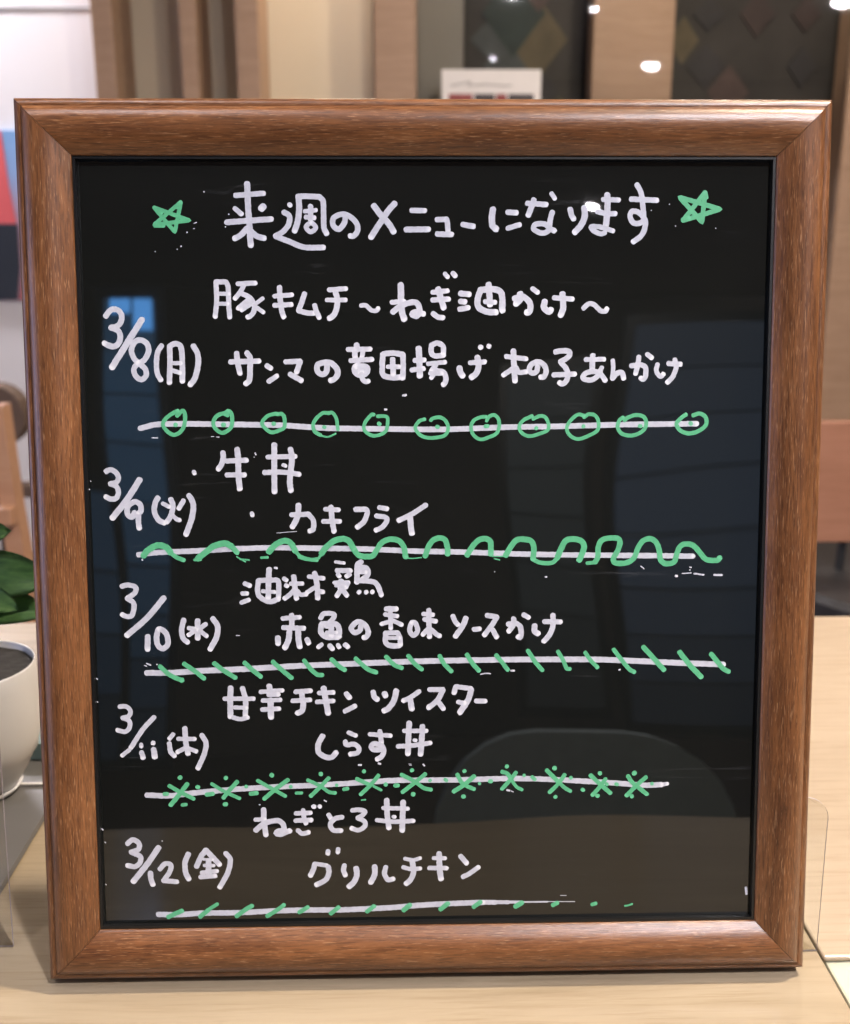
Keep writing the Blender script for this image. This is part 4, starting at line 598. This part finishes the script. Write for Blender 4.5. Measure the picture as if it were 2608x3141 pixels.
["ink_specks","","w",[[0.72,-95.39,157.1,-95.17,156.96],[0.67,-84.97,147.7,-84.83,147.57],[0.63,-86.53,142.42,-86.39,142.28],[0.72,-102.92,140.19,-102.84,140.01],[0.72,-105.68,134.3,-105.55,134.16],[0.54,-107.39,132.97,-107.25,132.93],[0.58,-116.8,132.02,-116.71,131.93],[0.45,-99.9,143.83,-98.73,144.29],[0.45,-100.2,141.6,-99.73,141.69],[0.6,97.15,149.35,97.25,149.22],[0.65,107.82,142.74,107.92,142.55],[0.61,125.37,141.81,125.46,141.67],[0.56,104.98,151.92,105.13,151.83],[1.22,-10.16,70.15,-9.68,70.15],[1.13,-10.73,70.11,-9.3,70.29],[0.56,-120.62,52.14,-118.07,52.03],[0.37,-94.73,52.54,-93.55,52.49],[0.37,-92.51,52.34,-91.28,52.29],[1.03,-18.69,64.02,-17.93,64.02],[0.84,-75.66,45.16,-75.44,44.44],[0.47,-76.27,43.49,-76.08,43.35],[0.33,-66.8,9.79,-58.15,10.46],[1.38,111.12,-10.8,111.71,-10.86],[0.59,114.04,-9.74,118.05,-9.48],[0.99,119.43,-9.78,123.75,-10.41],[1.19,128.51,-10.44,131.95,-10.57],[0.79,117.4,-6.81,117.99,-7.01],[0.59,117.19,-8.19,117.53,-8.09],[0.59,95.39,-6.26,96.78,-7.44],[0.88,52.5,-10.8,53.09,-10.8],[0.58,29.73,-8.22,29.82,-8.32],[0.58,-85.81,-36.2,-84.31,-36.22],[0.85,-126.46,-1.6,-126.32,-1.94],[1.24,-68.04,-5.78,-67.08,-5.93],[0.77,-125.99,-48.57,-124.17,-49.33],[0.58,-126.98,-49.4,-126.02,-49.81],[0.67,-121.51,-49.06,-121.27,-49.16],[0.69,23.6,-55.0,26.3,-54.57,28.01,-54.79],[1.09,37.33,-53.48,38.8,-53.49],[0.9,86.19,-53.6,86.73,-53.41],[1.09,-31.76,-96.51,-30.63,-96.52],[1.19,-22.75,-95.85,-21.91,-96.12],[0.4,-8.95,-96.27,-7.96,-96.38],[0.4,-8.71,-96.88,-7.82,-96.94],[0.9,-2.44,-96.5,-1.9,-97.22],[0.59,-77.18,-114.51,-76.69,-114.62],[0.8,-47.59,-112.89,-46.61,-113.42],[0.36,60.61,-159.69,63.33,-159.73],[0.64,-121.55,-131.05,-121.36,-131.15],[1.11,35.64,-109.07,36.88,-109.34],[0.6,37.63,-109.5,38.62,-110.03],[0.68,-150.67,100.45,-150.54,100.17],[0.82,-150.3,87.89,-150.03,87.61],[0.68,-150.78,86.21,-150.54,85.09],[0.68,-151.04,82.99,-150.95,81.59],[0.56,-147.92,33.37,-147.79,33.08],[0.56,-148.76,29.78,-148.49,29.5],[0.71,-149.18,-13.26,-149.1,-15.16],[0.57,-149.96,-26.9,-149.82,-27.2],[0.72,-148.37,-55.2,-148.1,-55.5],[0.58,-148.61,-65.8,-148.33,-66.11],[0.73,-150.02,-109.77,-149.74,-110.08],[0.74,-148.5,-124.94,-148.08,-125.56],[0.59,-147.4,-131.26,-147.12,-131.58],[0.74,-150.44,-138.16,-150.02,-138.79],[0.89,-150.22,-144.35,-149.8,-144.98],[0.59,-147.8,-151.21,-147.51,-151.52],[0.6,-146.59,-171.98,-146.3,-172.14],[0.62,150.47,-137.19,150.8,-137.98],[0.78,150.54,-139.54,150.73,-141.11],[0.94,149.85,-147.37,150.22,-149.73],[1.41,146.78,-157.08,147.17,-160.24],[0.6,149.73,-27.66,150.37,-29.46]]]
]
def smooth_path(P,step):
    """Catmull-Rom resample"""
    if len(P)==2:
        n=max(2,int((P[1]-P[0]).length/step)+1); return [P[0].lerp(P[1],i/n) for i in range(n+1)]
    out=[]; closed=(P[0]-P[-1]).length<.4
    Q=([P[-2]] if closed else [P[0]*2-P[1]])+P+([P[1]] if closed else [P[-1]*2-P[-2]])
    for i in range(1,len(Q)-2):
        a,b,c,d=Q[i-1:i+3]
        # turn sharp corners into straight segments
        n=max(1,int((c-b).length/step+.5))
        t1=(c-a)*.5; t2=(d-b)*.5; l=(c-b).length
        for t_ in (t1,t2):
            if t_.length>l: t_.length=l
        for k in range(n):
            t_=k/n; t2_=t_*t_; t3=t2_*t_
            out.append(b*(2*t3-3*t2_+1)+t1*(t3-2*t2_+t_)+c*(-2*t3+3*t2_)+t2*(t3-t2_))
    out.append(P[-1].copy()); return out
def add_ribbon(bm,pl,w,P,z,straight,seed):
    """flat marker stroke, millimetres -> metres; rough edge, round ends, pooled ink at the end"""
    P=[Vector((P[i],P[i+1])) for i in range(0,len(P),2)]
    step=max(.35,w*.22)
    if straight:
        C=[]
        for a,b in zip(P,P[1:]):
            n=max(2,int((b-a).length/step)+1); C+=[a.lerp(b,i/n) for i in range(n)]
        C.append(P[-1])
    else: C=smooth_path(P,step)
    n=len(C); L=[0]
    for a,b in zip(C,C[1:]): L.append(L[-1]+(b-a).length)
    tot=L[-1]; hw=w*.5; rows=[]
    def zz(s): return (z+s*.00045)*.001
    for i in range(n):
        d=(C[min(i+1,n-1)]-C[max(i-1,0)])
        if d.length<1e-6: d=Vector((1,0))
        d.normalize(); nn=Vector((-d.y,d.x))
        ja=1+.11*noise.noise(Vector((C[i].x*1.1,C[i].y*1.1,seed)))+.05*noise.noise(Vector((C[i].x*3.3,C[i].y*3.3,seed+5)))
        jb=1+.11*noise.noise(Vector((C[i].x*1.1,C[i].y*1.1,seed+9)))+.05*noise.noise(Vector((C[i].x*3.3,C[i].y*3.3,seed+15)))
        rows.append((C[i]+nn*hw*ja,C[i],C[i]-nn*hw*jb,nn,d,L[i]))
    V=[]
    def vert(p_,s,pool):
        v=bm.verts.new((p_.x*.001,HY+p_.y*.001,PZ+zz(s))); v[pl]=pool; return v
    for a,c,b,nn,d,s in rows:
        e=max(0,1-(tot-s)/(w*.55)); 
        V.append((vert(a,s,e*.35),vert(c,s,e*.62),vert(b,s,e*.35)))
    for r0,r1 in zip(V,V[1:]):
        for k in (0,1):
            try: bm.faces.new((r0[k],r0[k+1],r1[k+1],r1[k]))
            except ValueError: pass
    for end in (0,-1):
        a,c,b,nn,d,s=rows[end]; dd=-d if end==0 else d
        ring=[V[end][0]]
        K=5; ra=(a-c).length; rb=(b-c).length
        for k in range(1,K):
            th=math.pi*k/K; rr=(ra*(1-k/K)+rb*k/K)
            q=c+nn*math.cos(th)*rr+dd*math.sin(th)*rr*(.82+.22*noise.noise(Vector((c.x+k*1.7,c.y,seed))))
            ring.append(vert(q,s,.32 if end else .08))
        ring.append(V[end][2])
        for p_,q_ in zip(ring,ring[1:]): bm.faces.new((V[end][1],p_,q_))
seed=0
for nm,lab,colr,ss in STROKES:
    bm=bmesh.new(); pl=bm.verts.layers.float.new('pool')
    for k,s in enumerate(ss):
        if nm=='ink_specks': s[0]*=.82
        seed+=1.37
        base=.02 if colr=='w' else .19
        if nm=='white_divider': base=.01
        add_ribbon(bm,pl,s[0],s[1:],base+.0085*(k%18),nm=='green_star',seed)
    for f in bm.faces:
        f.normal_update()
        if f.normal.z<0: f.normal_flip()
    o=obj(nm,bm,M_white if colr=='w' else M_green,panel)
    if nm=='ink_specks': o['kind']='stuff'
    elif nm=='written_character': o['label']=('handwritten white character '+lab)
    elif nm in('white_divider','green_star','green_wave','ink_dot') and lab:
        o['label']={'white_divider':'white marker line ','green_star':'green star drawn ','green_wave':'green wavy line ','ink_dot':'white dot '}[nm]+lab
